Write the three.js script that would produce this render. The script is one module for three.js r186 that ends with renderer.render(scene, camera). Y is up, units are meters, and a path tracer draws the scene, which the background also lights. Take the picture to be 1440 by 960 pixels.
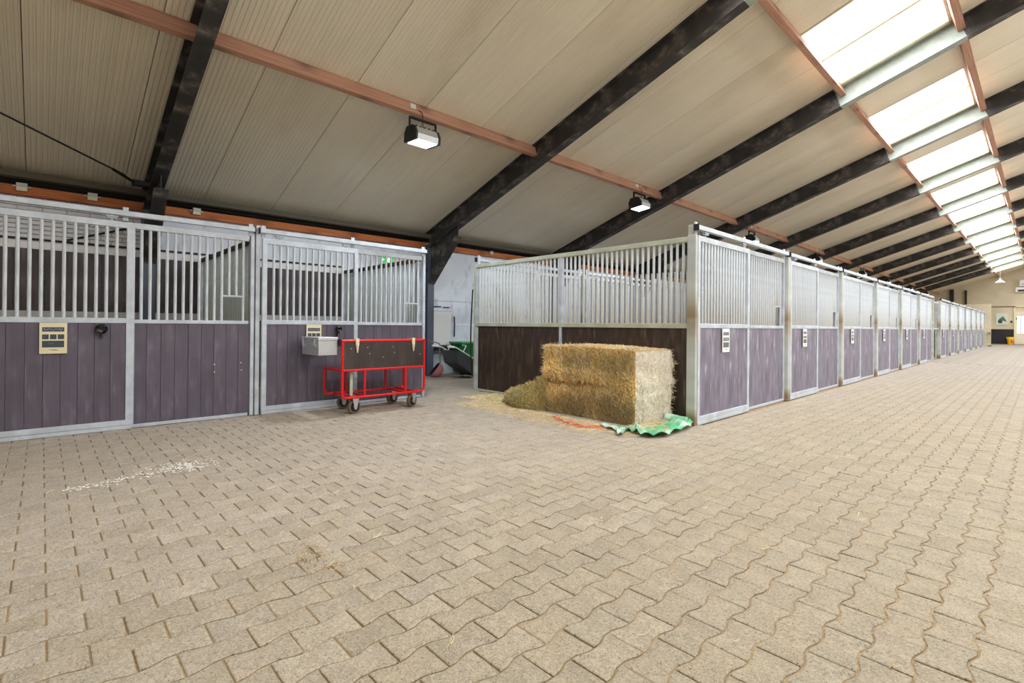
import * as THREE from 'three';
import { mergeGeometries } from 'three/addons/utils/BufferGeometryUtils.js';
import { RoundedBoxGeometry } from 'three/addons/geometries/RoundedBoxGeometry.js';
import { RectAreaLightUniformsLib } from 'three/addons/lights/RectAreaLightUniformsLib.js';

// ---------------------------------------------------------------- camera, sky, light, exposure
// x: across the barn (left wall negative), y: up, z: minus the distance down the long aisle
const W = 1440, H = 960, FPX = 703.13, deg = Math.PI / 180;
const scene = new THREE.Scene();
const camera = new THREE.PerspectiveCamera(2 * Math.atan(H / 2 / FPX) / deg, W / H, 0.05, 200);
camera.position.set(0, 1.125, 0);
camera.rotation.set(0.178 * deg, 46.76 * deg, 0.5 * deg, 'YXZ');
camera.setViewOffset(W, H, 0, 24.74, W, H);
camera.updateProjectionMatrix();
camera.updateMatrixWorld(true);
scene.background = new THREE.Color(0.75, 0.82, 0.9);
RectAreaLightUniformsLib.init();
const renderer = new THREE.WebGLRenderer({ antialias: true });
renderer.toneMapping = THREE.LinearToneMapping;
renderer.toneMappingExposure = 1.1;
renderer.shadowMap.enabled = true;
const SKY_LIGHT = 15.3;                                   // what comes down through each skylight
const LAMP_LIGHT = 205;                                  // each floodlight
const skyColor = new THREE.Color(0.985, 0.985, 0.99), lampColor = new THREE.Color(0.82, 0.91, 1.0);

// ---------------------------------------------------------------- helpers
let seed = 7;
const rnd = () => { seed = (seed * 1664525 + 1013904223) >>> 0; return seed / 4294967296; };
const rr = (a, b) => a + (b - a) * rnd();
const hash = (x, y, s) => { let h = (Math.imul(x, 374761393) + Math.imul(y, 668265263) + Math.imul(s, 2147483647)) | 0; h = Math.imul(h ^ (h >>> 13), 1274126177); h ^= h >>> 16; return (h >>> 0) / 4294967296; };
const sm = (t) => t * t * (3 - 2 * t);
function vnoise(x, y, px, py, s) {                       // tileable value noise, periods px, py
  const x0 = Math.floor(x), y0 = Math.floor(y), fx = sm(x - x0), fy = sm(y - y0), m = (a, p) => ((a % p) + p) % p;
  const a = hash(m(x0, px), m(y0, py), s), b = hash(m(x0 + 1, px), m(y0, py), s), c = hash(m(x0, px), m(y0 + 1, py), s), d = hash(m(x0 + 1, px), m(y0 + 1, py), s);
  return a + (b - a) * fx + (c - a) * fy + (a - b - c + d) * fx * fy;
}
function fbm(u, v, fx, fy, s, oct = 4) { let t = 0, a = 0.5, n = 0; for (let i = 0; i < oct; i++) { t += a * vnoise(u * fx, v * fy, fx, fy, s + i * 17); n += a; a *= 0.5; fx *= 2; fy *= 2; } return t / n; }
function noise3(x, y, z, s) { return (vnoise(x, y, 9999, 9999, s) + vnoise(y + 31.7, z + 5.1, 9999, 9999, s + 3) + vnoise(z + 11.3, x + 71.9, 9999, 9999, s + 7)) / 3; }
const clamp = (x, a = 0, b = 1) => Math.min(b, Math.max(a, x));
function tex(w, h, fn, srgb = true, rx = 1, ry = 1) {      // fn(u, v) -> [r, g, b] in 0..1 (sRGB values if srgb)
  const d = new Uint8Array(w * h * 4);
  for (let j = 0; j < h; j++) for (let i = 0; i < w; i++) { const c = fn(i / w, j / h), k = (j * w + i) * 4; d[k] = clamp(c[0]) * 255; d[k + 1] = clamp(c[1]) * 255; d[k + 2] = clamp(c[2]) * 255; d[k + 3] = 255; }
  const t = new THREE.DataTexture(d, w, h, THREE.RGBAFormat);
  t.wrapS = t.wrapT = THREE.RepeatWrapping; t.magFilter = THREE.LinearFilter; t.minFilter = THREE.LinearMipmapLinearFilter; t.generateMipmaps = true;
  if (srgb) t.colorSpace = THREE.SRGBColorSpace;
  t.repeat.set(rx, ry); t.needsUpdate = true; return t;
}
const rgb = (r, g, b) => new THREE.Color().setRGB(r / 255, g / 255, b / 255, THREE.SRGBColorSpace);
const M = (o) => new THREE.MeshStandardMaterial({ roughness: 0.7, metalness: 0, ...o });

const counts = {};
function numbered(n) { const k = counts[n] = (counts[n] ?? -1) + 1; return k ? n + '_' + String(k).padStart(3, '0') : n; }
function tag(o, label, category, group) { o.userData = { label, category }; if (group) o.userData.group = group; return o; }
function thing(name, label, category, x = 0, y = 0, l = 0, ry = 0, group) {
  const o = new THREE.Group(); o.name = numbered(name); o.position.set(x, y, -l); o.rotation.y = ry; scene.add(o);
  return tag(o, label, category, group);
}
function part(name, geo, mat, parent) { const m = new THREE.Mesh(geo, mat); m.name = name; m.castShadow = m.receiveShadow = true; parent.add(m); return m; }
function single(name, geo, mat, label, category, x = 0, y = 0, l = 0, ry = 0, group) {
  const m = new THREE.Mesh(geo, mat); m.name = numbered(name); m.position.set(x, y, -l); m.rotation.y = ry; m.castShadow = m.receiveShadow = true; scene.add(m);
  return tag(m, label, category, group);
}
function struct(name, geo, mat, parent) { const m = new THREE.Mesh(geo, mat); m.name = name; m.castShadow = m.receiveShadow = true; (parent || scene).add(m); if (!parent) m.userData.kind = 'structure'; return m; }
function structGroup(name) { const g = new THREE.Group(); g.name = name; g.userData.kind = 'structure'; scene.add(g); return g; }
function copyOf(root, x, y, l, ry, label) {
  const c = root.clone(); c.name = numbered(root.name.replace(/_\d{3}$/, '')); c.position.set(x, y, -l); c.rotation.y = ry; c.userData = { ...root.userData, label }; scene.add(c); return c;
}
function plain(g) { const n = g.index ? g.toNonIndexed() : g; for (const k of Object.keys(n.attributes)) if (!['position', 'normal', 'uv', 'color'].includes(k)) n.deleteAttribute(k); return n; }
function merge(list) { const gs = list.map(plain); return gs.length === 1 ? gs[0] : mergeGeometries(gs); }
function uvMetres(g) {                                     // uv from position and face direction, in metres
  const n = plain(g), p = n.attributes.position, q = n.attributes.normal, uv = new Float32Array(p.count * 2);
  for (let i = 0; i < p.count; i++) {
    const a = Math.abs(q.getX(i)), b = Math.abs(q.getY(i)), c = Math.abs(q.getZ(i));
    if (a >= b && a >= c) { uv[2 * i] = p.getZ(i); uv[2 * i + 1] = p.getY(i); } else if (b >= c) { uv[2 * i] = p.getX(i); uv[2 * i + 1] = p.getZ(i); } else { uv[2 * i] = p.getX(i); uv[2 * i + 1] = p.getY(i); }
  }
  n.setAttribute('uv', new THREE.BufferAttribute(uv, 2)); return n;
}
// box from corner to corner: x0..x1, y0..y1, z0..z1, bevelled when r > 0
function box(x0, x1, y0, y1, z0, z1, r = 0) {
  const w = x1 - x0, h = y1 - y0, d = z1 - z0;
  const g = r > 0 ? new RoundedBoxGeometry(w, h, d, 1, Math.min(r, w / 2.01, h / 2.01, d / 2.01)) : new THREE.BoxGeometry(w, h, d);
  g.translate((x0 + x1) / 2, (y0 + y1) / 2, (z0 + z1) / 2); return uvMetres(g);
}
const boxL = (x0, x1, y0, y1, l0, l1, r) => box(x0, x1, y0, y1, -l1, -l0, r);
function rod(r, a, b, n = 8) {
  const A = new THREE.Vector3(...a), B = new THREE.Vector3(...b), d = B.clone().sub(A), g = new THREE.CylinderGeometry(r, r, d.length(), n, 1);
  g.applyQuaternion(new THREE.Quaternion().setFromUnitVectors(new THREE.Vector3(0, 1, 0), d.clone().normalize())); const m = A.add(B).multiplyScalar(0.5); g.translate(m.x, m.y, m.z); return plain(g);
}
function tube(r, pts, seg = 24, n = 8, closed = false, tension = 0.5) {
  return plain(new THREE.TubeGeometry(new THREE.CatmullRomCurve3(pts.map((p) => new THREE.Vector3(...p)), closed, 'catmullrom', tension), seg, r, n, closed));
}
function bentTube(r, pts, rad, n = 8, closed = false) {     // straight runs with rounded corners
  const P = pts.map((p) => new THREE.Vector3(...p)), path = new THREE.CurvePath(), N = P.length;
  const corner = (i) => { const a = P[(i + N - 1) % N], b = P[i], c = P[(i + 1) % N]; return [b.clone().add(a.clone().sub(b).setLength(rad)), b, b.clone().add(c.clone().sub(b).setLength(rad))]; };
  let cur = closed ? corner(0)[2] : P[0]; const start = cur.clone();
  for (let i = 1; i < N - (closed ? 0 : 1); i++) { const [s, m, e] = corner(i); path.add(new THREE.LineCurve3(cur, s)); path.add(new THREE.QuadraticBezierCurve3(s, m, e)); cur = e; }
  if (closed) { const [s, m] = corner(0); path.add(new THREE.LineCurve3(cur, s)); path.add(new THREE.QuadraticBezierCurve3(s, m, start)); } else path.add(new THREE.LineCurve3(cur, P[N - 1]));
  const samples = []; for (const c of path.curves) { const k = c.isLineCurve3 ? 1 : 5; for (let i = 0; i < k; i++) samples.push(c.getPoint(i / k)); } if (!closed) samples.push(P[N - 1]);
  const poly = { getPointAt: null };
  class Poly extends THREE.Curve { getPoint(t) { const x = t * (closed ? samples.length : samples.length - 1), i = Math.min(Math.floor(x), samples.length - 1), f = x - i; return samples[i % samples.length].clone().lerp(samples[(i + 1) % samples.length], f); } getPointAt(t) { return this.getPoint(t); } getTangent(t) { const e = 1e-3; return this.getPoint(Math.min(1, t + e)).sub(this.getPoint(Math.max(0, t - e))).normalize(); } getTangentAt(t) { return this.getTangent(t); } }
  return plain(new THREE.TubeGeometry(new Poly(), (closed ? samples.length : samples.length - 1), r, n, closed));
}
// vertical board: width w, from y0 to y1, thickness t, front edges chamfered; centred on x, front at z = 0
function plank(w, y0, y1, t, c = 0.006) {
  const a = w / 2, s = new THREE.Shape([[-a, -t], [a, -t], [a, -c], [a - c, 0], [-a + c, 0], [-a, -c]].map((p) => new THREE.Vector2(...p)));
  const g = new THREE.ExtrudeGeometry(s, { depth: y1 - y0, bevelEnabled: false }); g.rotateX(-Math.PI / 2); g.scale(1, 1, -1);
  // flip winding after mirroring
  const n = plain(g), p = n.attributes.position.array; for (let i = 0; i < p.length; i += 9) for (let k = 0; k < 3; k++) { const q = p[i + k]; p[i + k] = p[i + 3 + k]; p[i + 3 + k] = q; }
  n.translate(0, y0, 0); n.computeVertexNormals(); return uvMetres(n);
}
const plankSet = (...a) => [0, 1, 2, 3, 4].map((d) => { const g = plank(...a), uv = g.attributes.uv; for (let i = 0; i < uv.count; i++) uv.setXY(i, uv.getX(i) + d * 0.29, uv.getY(i) + d * 0.41); return g; });
const ordinal = ['first', 'second', 'third', 'fourth', 'fifth', 'sixth', 'seventh', 'eighth', 'ninth', 'tenth', 'eleventh', 'twelfth', 'thirteenth', 'fourteenth'];

// ---------------------------------------------------------------- materials
const mottle = tex(256, 256, (u, v) => { const n = fbm(u, v, 8, 8, 3), f = fbm(u, v, 40, 40, 9, 2), k = 0.80 + 0.2 * n + 0.06 * (f - 0.5); return [k, k, k]; }, true, 1, 1);
const galv = M({ color: rgb(214, 224, 235), map: mottle, roughness: 0.5 });
const galvDull = M({ color: rgb(206, 210, 190), map: mottle, roughness: 0.6 });
const galvBar = M({ color: rgb(220, 228, 236), map: mottle, roughness: 0.48 });
const rustPost = tex(64, 512, (u, v) => {                   // galvanised post with a rusty stain at chest height
  const y = v * 2.4, n = fbm(u, v, 4, 24, 21), st = Math.exp(-Math.pow((y - 1.22) / 0.2, 2)) * clamp(1.6 * n + 0.15), lo = Math.exp(-Math.pow((y - 0.05) / 0.1, 2)), k = 0.86 + 0.14 * n;
  const mix = (a, b, t) => a + (b - a) * t; const t = clamp(st * 0.72 + lo * 0.8);
  return [mix(0.79 * k, 0.50, t), mix(0.81 * k, 0.39, t), mix(0.80 * k, 0.24, t)];
}, true, 1, 1 / 2.4);
const postMat = M({ map: rustPost, roughness: 0.6, metalness: 0.1 });
function boardTex(base, streak, s, contrast = 1) {
  return tex(512, 512, (u, v) => {
    const g = fbm(u, v, 90, 3, s, 3) - 0.5, b = fbm(u, v, 6, 6, s + 5) - 0.5, sc = Math.pow(fbm(u, v, 24, 6, s + 9, 3), 4) * 1.6, k = 1 + contrast * (0.22 * g + 0.28 * b);
    return base.map((c, i) => clamp((c * k) / 255 + (streak[i] / 255 - c / 255) * clamp(sc) * contrast));
  }, true, 0.8, 0.8);
}
const boardPurple = M({ map: boardTex([90, 84, 98], [140, 132, 146], 31, 0.7), roughness: 0.5 });
const boardSheen = M({ map: boardTex([116, 111, 131], [172, 166, 180], 47, 1.15), roughness: 0.45 });  // same boards as on the left, aisle sheen put into the lighter colour
const boardBrown = M({ map: boardTex([54, 41, 34], [112, 94, 80], 53, 1.0), roughness: 0.5 });
const boardDark = M({ map: boardTex([74, 66, 68], [110, 100, 100], 59), roughness: 0.65 });
const dusty = tex(512, 512, (u, v) => { const n = fbm(u, v, 6, 6, 71, 5), m = clamp((n - 0.5) * 4) * fbm(u, v, 30, 30, 77, 3); return [0.155 + 0.36 * m + 0.12 * n, 0.145 + 0.32 * m + 0.12 * n, 0.14 + 0.28 * m + 0.12 * n]; }, true, 0.8, 0.8);
const blackSteel = M({ map: dusty, roughness: 0.65 });
const blackPlain = M({ color: rgb(30, 30, 33), roughness: 0.6 });
const columnSteel = M({ color: rgb(84, 92, 108), roughness: 0.5 });
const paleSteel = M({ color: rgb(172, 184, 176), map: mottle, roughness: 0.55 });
const grain = (a, b, s) => tex(512, 128, (u, v) => { const w = v + 0.05 * fbm(u, v, 3, 3, s), g = fbm(u, w, 3, 24, s + 2, 4), k = clamp((g - 0.3) * 1.8), kn = Math.exp(-Math.pow(Math.hypot((u - 0.31) * 14, (v - 0.6) * 5), 2)) + Math.exp(-Math.pow(Math.hypot((u - 0.77) * 16, (v - 0.3) * 5), 2)); return a.map((c, i) => ((c + (b[i] - c) * k) / 255) * (1 - 0.28 * kn)); }, true, 0.6, 4);
const timber = M({ map: grain([164, 118, 96], [194, 150, 126], 81), roughness: 0.75 });
const timberOrange = M({ map: grain([176, 96, 48], [214, 134, 76], 87), roughness: 0.7 });
// roof sheets: shallow ribs 52 mm apart running up the slope
const ribBump = tex(64, 8, (u) => { const t = u % 1, k = t < 0.3 ? 1 : t < 0.4 ? 1 - (t - 0.3) * 10 : t < 0.9 ? 0 : (t - 0.9) * 10; return [k, k, k]; }, false, 1 / 0.052, 1);
const sheetTex = tex(512, 512, (u, v) => { const n = fbm(u, v, 3, 8, 91, 4), s = fbm(u, v, 60, 2, 95, 3), d = Math.pow(fbm(u, v, 5, 5, 99, 4), 5) * 2.0, k = 0.93 + 0.07 * n + 0.04 * (s - 0.5); return [0.97 * k - 0.16 * d, 0.93 * k - 0.18 * d, 0.84 * k - 0.2 * d]; }, true, 0.24, 0.11);
const sheetMat = M({ map: sheetTex, bumpMap: ribBump, bumpScale: 0.006, roughness: 0.38 });
const roofOuter = M({ color: rgb(60, 58, 54), roughness: 0.9 });
const brickTex = (() => {
  const f = (u, v) => { const rows = 16, y = v * rows, r = Math.floor(y), fy = y - r, x = u * 4 + (r % 2) * 0.5, fx = x - Math.floor(x), w = 0.03 * fbm(u, v, 20, 20, 5, 2); const j = (fy < 0.13 + w * 2 ? 1 : 0) || (fx < 0.035 + w * 0.4 ? 0.6 : 0); return j; };
  return { map: tex(512, 512, (u, v) => { const n = fbm(u, v, 12, 12, 7), k = 0.90 + 0.08 * n - 0.34 * f(u, v) * clamp(0.4 + fbm(u, v, 9, 9, 13)); return [k * 0.98, k * 0.99, k * 1.02]; }, true, 1 / 1.0, 1 / 1.0), bumpMap: tex(512, 512, (u, v) => { const k = 1 - f(u, v); return [k, k, k]; }, false, 1, 1) };
})();
const brickWhite = M({ ...brickTex, bumpScale: 0.012, roughness: 0.85 });
const wallTex = tex(512, 512, (u, v) => { const n = fbm(u, v, 4, 4, 15, 5), s = Math.pow(fbm(u, v, 24, 12, 17, 3), 6), k = 0.925 + 0.06 * n - 0.45 * s; return [k * 0.94, k * 0.98, k * 1.03]; }, true, 0.4, 0.4);
const wallWhite = M({ map: wallTex, roughness: 0.8 });
const wallCream = M({ color: rgb(226, 214, 186), map: tex(256, 256, (u, v) => { const k = 0.88 + 0.1 * fbm(u, v, 5, 5, 19, 4); return [k, k, k]; }, true, 0.3, 0.3), roughness: 0.85 });
const wallPlain = M({ color: rgb(235, 232, 226), roughness: 0.85 });
const white = M({ color: rgb(236, 238, 240), roughness: 0.5 }), cream = M({ color: rgb(232, 222, 190), roughness: 0.6 }), greyPlastic = M({ color: rgb(205, 207, 205), roughness: 0.55 });
const rubber = M({ color: rgb(22, 22, 23), roughness: 0.6 }), blackGloss = M({ color: rgb(14, 14, 16), roughness: 0.25 });
const red = M({ color: rgb(222, 16, 24), roughness: 0.32 });
const alu = M({ color: rgb(190, 192, 196), metalness: 0.55, roughness: 0.4 });

// ---------------------------------------------------------------- floor
const A18 = Math.atan(0.335), roofY = (x) => 4.385 + 0.335 * (x + 5.622), RIDGE = 1.0, XW = -9.476, XR = 2 * RIDGE - XW, L0 = -4, L1 = 55;
const paveTex = tex(1024, 1024, (u, v) => {
  const n = fbm(u, v, 10, 10, 101, 4), f = fbm(u, v, 150, 150, 107, 2), s = hash(Math.floor(u * 230), Math.floor(v * 230), 5), s2 = hash(Math.floor(u * 420), Math.floor(v * 420), 8), k = 0.84 + 0.14 * n + 0.26 * (f - 0.5);
  const lt = (s > 0.965 ? 0.34 : s < 0.016 ? -0.3 : 0) + (s2 > 0.96 ? 0.16 : s2 < 0.06 ? -0.16 : 0); return [k + lt, (k + lt) * 0.99, (k + lt) * 0.975];
}, true, 1.1, 1.1);
const pavBump = tex(512, 512, (u, v) => { const k = fbm(u, v, 120, 120, 113, 3); return [k, k, k]; }, false, 1.6, 1.6);
const floorGroup = structGroup('floor');
const sandTex = tex(256, 256, (u, v) => { const n = fbm(u, v, 30, 30, 121, 4), k = 0.75 + 0.35 * (n - 0.2); return [0.69 * k, 0.59 * k, 0.44 * k]; }, true, 2, 2);
const sand = M({ map: sandTex, roughness: 0.95 });
struct('joint_sand', boxL(XW, XR, -0.2, -0.0075, L0, L1), sand, floorGroup);
const PX = 0.132, PL = 0.2155, AMP = 0.0095, X00 = -0.556, LP0 = 1.637;
const farL = 22;
{ // beyond the stones that can be told apart the paving is one surface
  const farTex = tex(256, 256, (u, v) => { const c = Math.floor(u * 4), ph = c % 2 ? 0.5 : 0, y = (v * 4 + ph) % 1, x = (u * 4) % 1, n = fbm(u, v, 8, 8, 131), j = x < 0.06 || y < 0.035 ? 0.78 : 1, k = (0.86 + 0.14 * n) * j * (0.94 + 0.12 * hash(c, Math.floor(v * 4 + ph) % 4, 3)); return [0.615 * k, 0.58 * k, 0.53 * k]; }, true, 1 / (4 * PX), 1 / (4 * PL));
  struct('far_paving', boxL(-2.72, 4, -0.05, -0.001, farL, L1), M({ map: farTex, roughness: 0.75 }), floorGroup);
  struct('concrete', boxL(4, XR, -0.05, -0.001, L0, L1), M({ color: rgb(222, 218, 210), roughness: 0.8 }), floorGroup);  // unseen floor half, added pale to bounce light up to the roof
}
function paverOutline() {                                   // bone-shaped concrete paver, long side along the aisle
  const pts = [], n = 9, hl = PL / 2 - 0.0034, hw = PX / 2 - 0.0036;
  const half = (t) => hw - AMP * clamp(1.35 * Math.cos((2 * Math.PI * t) / PL), -1, 1);
  for (let i = 0; i < n; i++) { const t = -hl + (2 * hl * i) / (n - 1); pts.push([half(t), t]); }
  for (let i = n - 1; i >= 0; i--) { const t = -hl + (2 * hl * i) / (n - 1); pts.push([-half(t), t]); }
  return pts;
}
const OUT = paverOutline(), INSET = 0.0055;
function writePaver(pos, nor, uv, col, cx, cl, tint, uo, vo, tx, tz, dy, cut) {
  const N = OUT.length, T = (p, y) => [cx + p[0], y + dy + p[0] * tx + p[1] * tz, -(cl + p[1])];
  const inner = OUT.map(([a, b]) => [a - Math.sign(a) * INSET, b * (1 - INSET / 0.105)]);
  const tri = (a, b, c, na, nb, nc) => { for (const [p, n] of [[a, na], [b, nb], [c, nc]]) { pos.push(...p); nor.push(...n); uv.push(p[0] + uo, -p[2] + vo); if (col) col.push(...tint); } };
  const top = inner.map((p) => T(p, 0)), rim = OUT.map((p) => T(p, -0.0045)), low = OUT.map((p) => T(p, -0.02));
  const U = [0, 1, 0], h = N / 2;
  for (let i = 0; i < h - 1; i++) { const j = N - 1 - i; tri(top[i], top[i + 1], top[j], U, U, U); tri(top[i + 1], top[j - 1], top[j], U, U, U); }
  for (let i = 0; i < N; i++) {
    const j = (i + 1) % N, ex = OUT[j][0] - OUT[i][0], el = OUT[j][1] - OUT[i][1], ln = Math.hypot(ex, el), nx = el / ln, nl = -ex / ln, n = [nx, 0, -nl], m = [nx * 0.6, 0.8, -nl * 0.6];
    tri(top[i], rim[i], rim[j], U, m, m); tri(top[i], rim[j], top[j], U, m, U); tri(rim[i], low[i], low[j], n, n, n); tri(rim[i], low[j], rim[j], n, n, n);
  }
}
function geoFrom(pos, nor, uv, col) { const g = new THREE.BufferGeometry(); g.setAttribute('position', new THREE.Float32BufferAttribute(pos, 3)); g.setAttribute('normal', new THREE.Float32BufferAttribute(nor, 3)); g.setAttribute('uv', new THREE.Float32BufferAttribute(uv, 2)); if (col) g.setAttribute('color', new THREE.Float32BufferAttribute(col, 3)); return g; }
const stones = [];
for (let c = -30; c < 68; c++) {
  const xc = X00 - PX * (c + 0.5), ph = ((c % 2) + 2) % 2 ? PL / 2 : 0;
  for (let k = -16; k < 110; k++) {
    const lc = LP0 + ph + PL * (k + 0.5) - 0.1 * clamp((-xc - 1) / 1.2) * 0;
    const inAisle = xc > -2.66 && xc < 3.4 && lc > -1.2 && lc < farL - 0.1, inYard = xc <= -2.66 && xc > -6.62 && lc > -0.9 && lc < 5.42, inLane = xc <= -6.62 && xc > -9.3 && lc > 4.45 && lc < 14;
    if (inAisle || inYard || inLane) stones.push([xc, lc]);
  }
}
const pv = new THREE.Vector3();
for (const s of stones) { pv.set(s[0], 0, -s[1]).project(camera); const d = Math.hypot(s[0], s[1]); s[2] = Math.abs(pv.x) < 1.02 && Math.abs(pv.y) < 1.02 && pv.z < 1 ? d : 1000 + d; }
stones.sort((a, b) => a[2] - b[2]);
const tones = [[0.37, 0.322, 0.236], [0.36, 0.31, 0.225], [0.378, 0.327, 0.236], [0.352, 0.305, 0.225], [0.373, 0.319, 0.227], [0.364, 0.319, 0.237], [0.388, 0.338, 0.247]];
const yardLitTones = tones.map((t) => [t[0] * 1.42, t[1] * 1.46, t[2] * 1.68]), toneAt = (x, l, i) => { const f = sm(clamp((-0.7 - x) / 3.6)), g = clamp((l - 7) / 14); return tones[i].map((c, k) => (c + (yardLitTones[i][k] - c) * f) * (1 + g * (1 - f) * [-0.06, -0.02, 0.16][k])); };   // greyer yard, yellower aisle; light level put into the tone, yard brighter, aisle darker
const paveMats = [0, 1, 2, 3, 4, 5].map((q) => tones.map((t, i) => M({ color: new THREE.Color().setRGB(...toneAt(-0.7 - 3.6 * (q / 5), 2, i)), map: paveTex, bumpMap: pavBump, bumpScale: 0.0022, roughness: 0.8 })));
const paveGeos = [0, 1, 2, 3, 4, 5, 6, 7].map((i) => { const a = [[], [], []]; writePaver(a[0], a[1], a[2], null, 0, 0, null, i * 0.37, i * 0.23, rr(-0.02, 0.02), rr(-0.012, 0.012), 0); return geoFrom(a[0], a[1], a[2]); });
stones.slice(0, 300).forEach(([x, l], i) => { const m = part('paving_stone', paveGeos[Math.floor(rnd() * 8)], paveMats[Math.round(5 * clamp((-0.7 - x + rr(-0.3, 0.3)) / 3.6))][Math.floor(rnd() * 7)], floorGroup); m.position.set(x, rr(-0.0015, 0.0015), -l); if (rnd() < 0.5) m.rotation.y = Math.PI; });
{
  const a = [[], [], [], []];
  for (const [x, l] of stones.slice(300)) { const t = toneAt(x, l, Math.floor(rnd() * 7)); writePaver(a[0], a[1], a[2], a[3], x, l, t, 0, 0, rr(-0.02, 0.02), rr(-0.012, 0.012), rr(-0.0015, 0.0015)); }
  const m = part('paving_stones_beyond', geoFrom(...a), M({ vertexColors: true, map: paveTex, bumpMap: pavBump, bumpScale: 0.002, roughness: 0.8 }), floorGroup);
  m.userData.kind = 'stuff';
}

// ---------------------------------------------------------------- roof
const SEAM = 1.0375, S0 = 8.13, cosA = Math.cos(A18), sinA = Math.sin(A18);
const skyStarts = []; for (let i = -3; i <= 10; i++) { const s = S0 + 4.15 * i; if (s > L0 + 0.5 && s + 2.2 < L1) skyStarts.push(s); }
const inSky = (l) => skyStarts.some((s) => l > s - 0.01 && l < s + 2 * SEAM - 0.01);
// a box laid on the slope: from x = xa to xb, thickness below/above the roof's underside
function slopeBox(xa, xb, t0, t1, l0, l1, side = 1, r = 0) {
  const len = (xb - xa) / cosA, g = box(0, len, t0, t1, -l1, -l0, r); g.rotateZ(A18); g.translate(xa, roofY(xa), 0);
  if (side < 0) { g.applyMatrix4(new THREE.Matrix4().makeScale(-1, 1, 1)); g.translate(2 * RIDGE, 0, 0); const p = plain(g).attributes; for (const k of ['position', 'normal', 'uv']) { const a = p[k].array, n = p[k].itemSize; for (let i = 0; i < a.length; i += 3 * n) for (let q = 0; q < n; q++) { const z = a[i + q]; a[i + q] = a[i + n + q]; a[i + n + q] = z; } } }
  return g;
}
const SKA = -2.48, SKB = -1.03, ceiling = structGroup('ceiling');
for (const side of [1, -1]) {
  const gs = [slopeBox(XW - 0.5, SKA, 0.065, 0.2, L0 - 0.3, L1 + 0.3, side), slopeBox(SKB, RIDGE, 0.065, 0.2, L0 - 0.3, L1 + 0.3, side)];
  let at = L0 - 0.3; for (const s of skyStarts) { gs.push(slopeBox(SKA, SKB, 0.065, 0.2, at, s, side)); at = s + 2 * SEAM; } gs.push(slopeBox(SKA, SKB, 0.065, 0.2, at, L1 + 0.3, side));
  struct('roof_cover', merge(gs), roofOuter, ceiling);
}
{ // one insulated sheet after another, each 1.03 m wide; uv: across the ribs, up the slope
  const sheetGeo = (xa, xb, w) => {
    const len = (xb - xa) / cosA, g = box(0, len, 0, 0.06, -w / 2, w / 2, 0.006), p = g.attributes.position, uv = g.attributes.uv; for (let i = 0; i < p.count; i++) uv.setXY(i, p.getZ(i), p.getX(i)); g.rotateZ(A18); g.translate(xa, roofY(xa), 0); return g;
  };
  const gw = SEAM - 0.007, full = sheetGeo(XW - 0.4, RIDGE, gw), lower = sheetGeo(XW - 0.4, SKA, gw), upper = sheetGeo(SKB, RIDGE, gw);
  const uvShift = (g, d) => { const c = g.clone(), uv = c.attributes.uv; for (let i = 0; i < uv.count; i++) uv.setXY(i, uv.getX(i) + d * 1.04, uv.getY(i) + d * 2.3); return c; };
  const v = [0, 1, 2].map((d) => [uvShift(full, d), uvShift(lower, d), uvShift(upper, d)]);
  for (let k = -12; k * SEAM + S0 < L1; k++) {
    const l = S0 + SEAM * (k + 0.5), q = ((k % 3) + 3) % 3;
    if (l < L0) continue;
    for (const i of inSky(l) ? [1, 2] : [0]) { const m = part('roof_sheet', v[q][i], sheetMat, ceiling); m.position.set(0, 0, -l); }
  }
  struct('roof_sheets_of_far_slope', slopeBox(XW - 0.4, SKA, 0, 0.06, L0, L1, -1), sheetMat, ceiling).userData.kind = 'stuff';
  struct('roof_sheets_of_far_slope', slopeBox(SKB, RIDGE, 0, 0.06, L0, L1, -1), sheetMat, ceiling).userData.kind = 'stuff';
}
// skylights: pairs of translucent panes between two purlins, a lamp of the sky's light under each
const paneMat = M({ color: rgb(250, 250, 246), roughness: 0.5, emissive: skyColor, emissiveIntensity: 3.2 });
skyStarts.forEach((s, n) => {
  const w = structGroup('window_' + (n + 1)), w2 = structGroup('window_' + (n + 1 + skyStarts.length));  // second set: unseen mirror copy on the other slope
  for (const [side, g] of [[1, w], [-1, w2]]) {
    for (const k of [0, 1]) part('pane', slopeBox(SKA, SKB, 0.02, 0.05, s + 0.03 + k * SEAM, s + SEAM * (k + 1) - 0.025, side), paneMat, g);
    part('window_frame', merge([slopeBox(SKA, SKB, 0.0, 0.12, s + SEAM - 0.025, s + SEAM + 0.03, side), slopeBox(SKA, SKB, -0.03, 0.12, s + 2 * SEAM - 0.025, s + 2 * SEAM + 0.05, side), slopeBox(SKA, SKB, 0, 0.12, s - 0.04, s + 0.03, side)]), cream, g);
    const li = new THREE.RectAreaLight(skyColor, SKY_LIGHT, (SKB - SKA) / cosA - 0.05, 2 * SEAM - 0.1);
    const xm = (SKA + SKB) / 2, p = new THREE.Vector3(xm, roofY(xm) - 0.06, -(s + SEAM)); if (side < 0) p.x = 2 * RIDGE - p.x;
    li.position.copy(p); li.lookAt(p.x + side * sinA, p.y - cosA, p.z); li.name = 'skylight_glow'; scene.add(li);
  }
});

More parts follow.
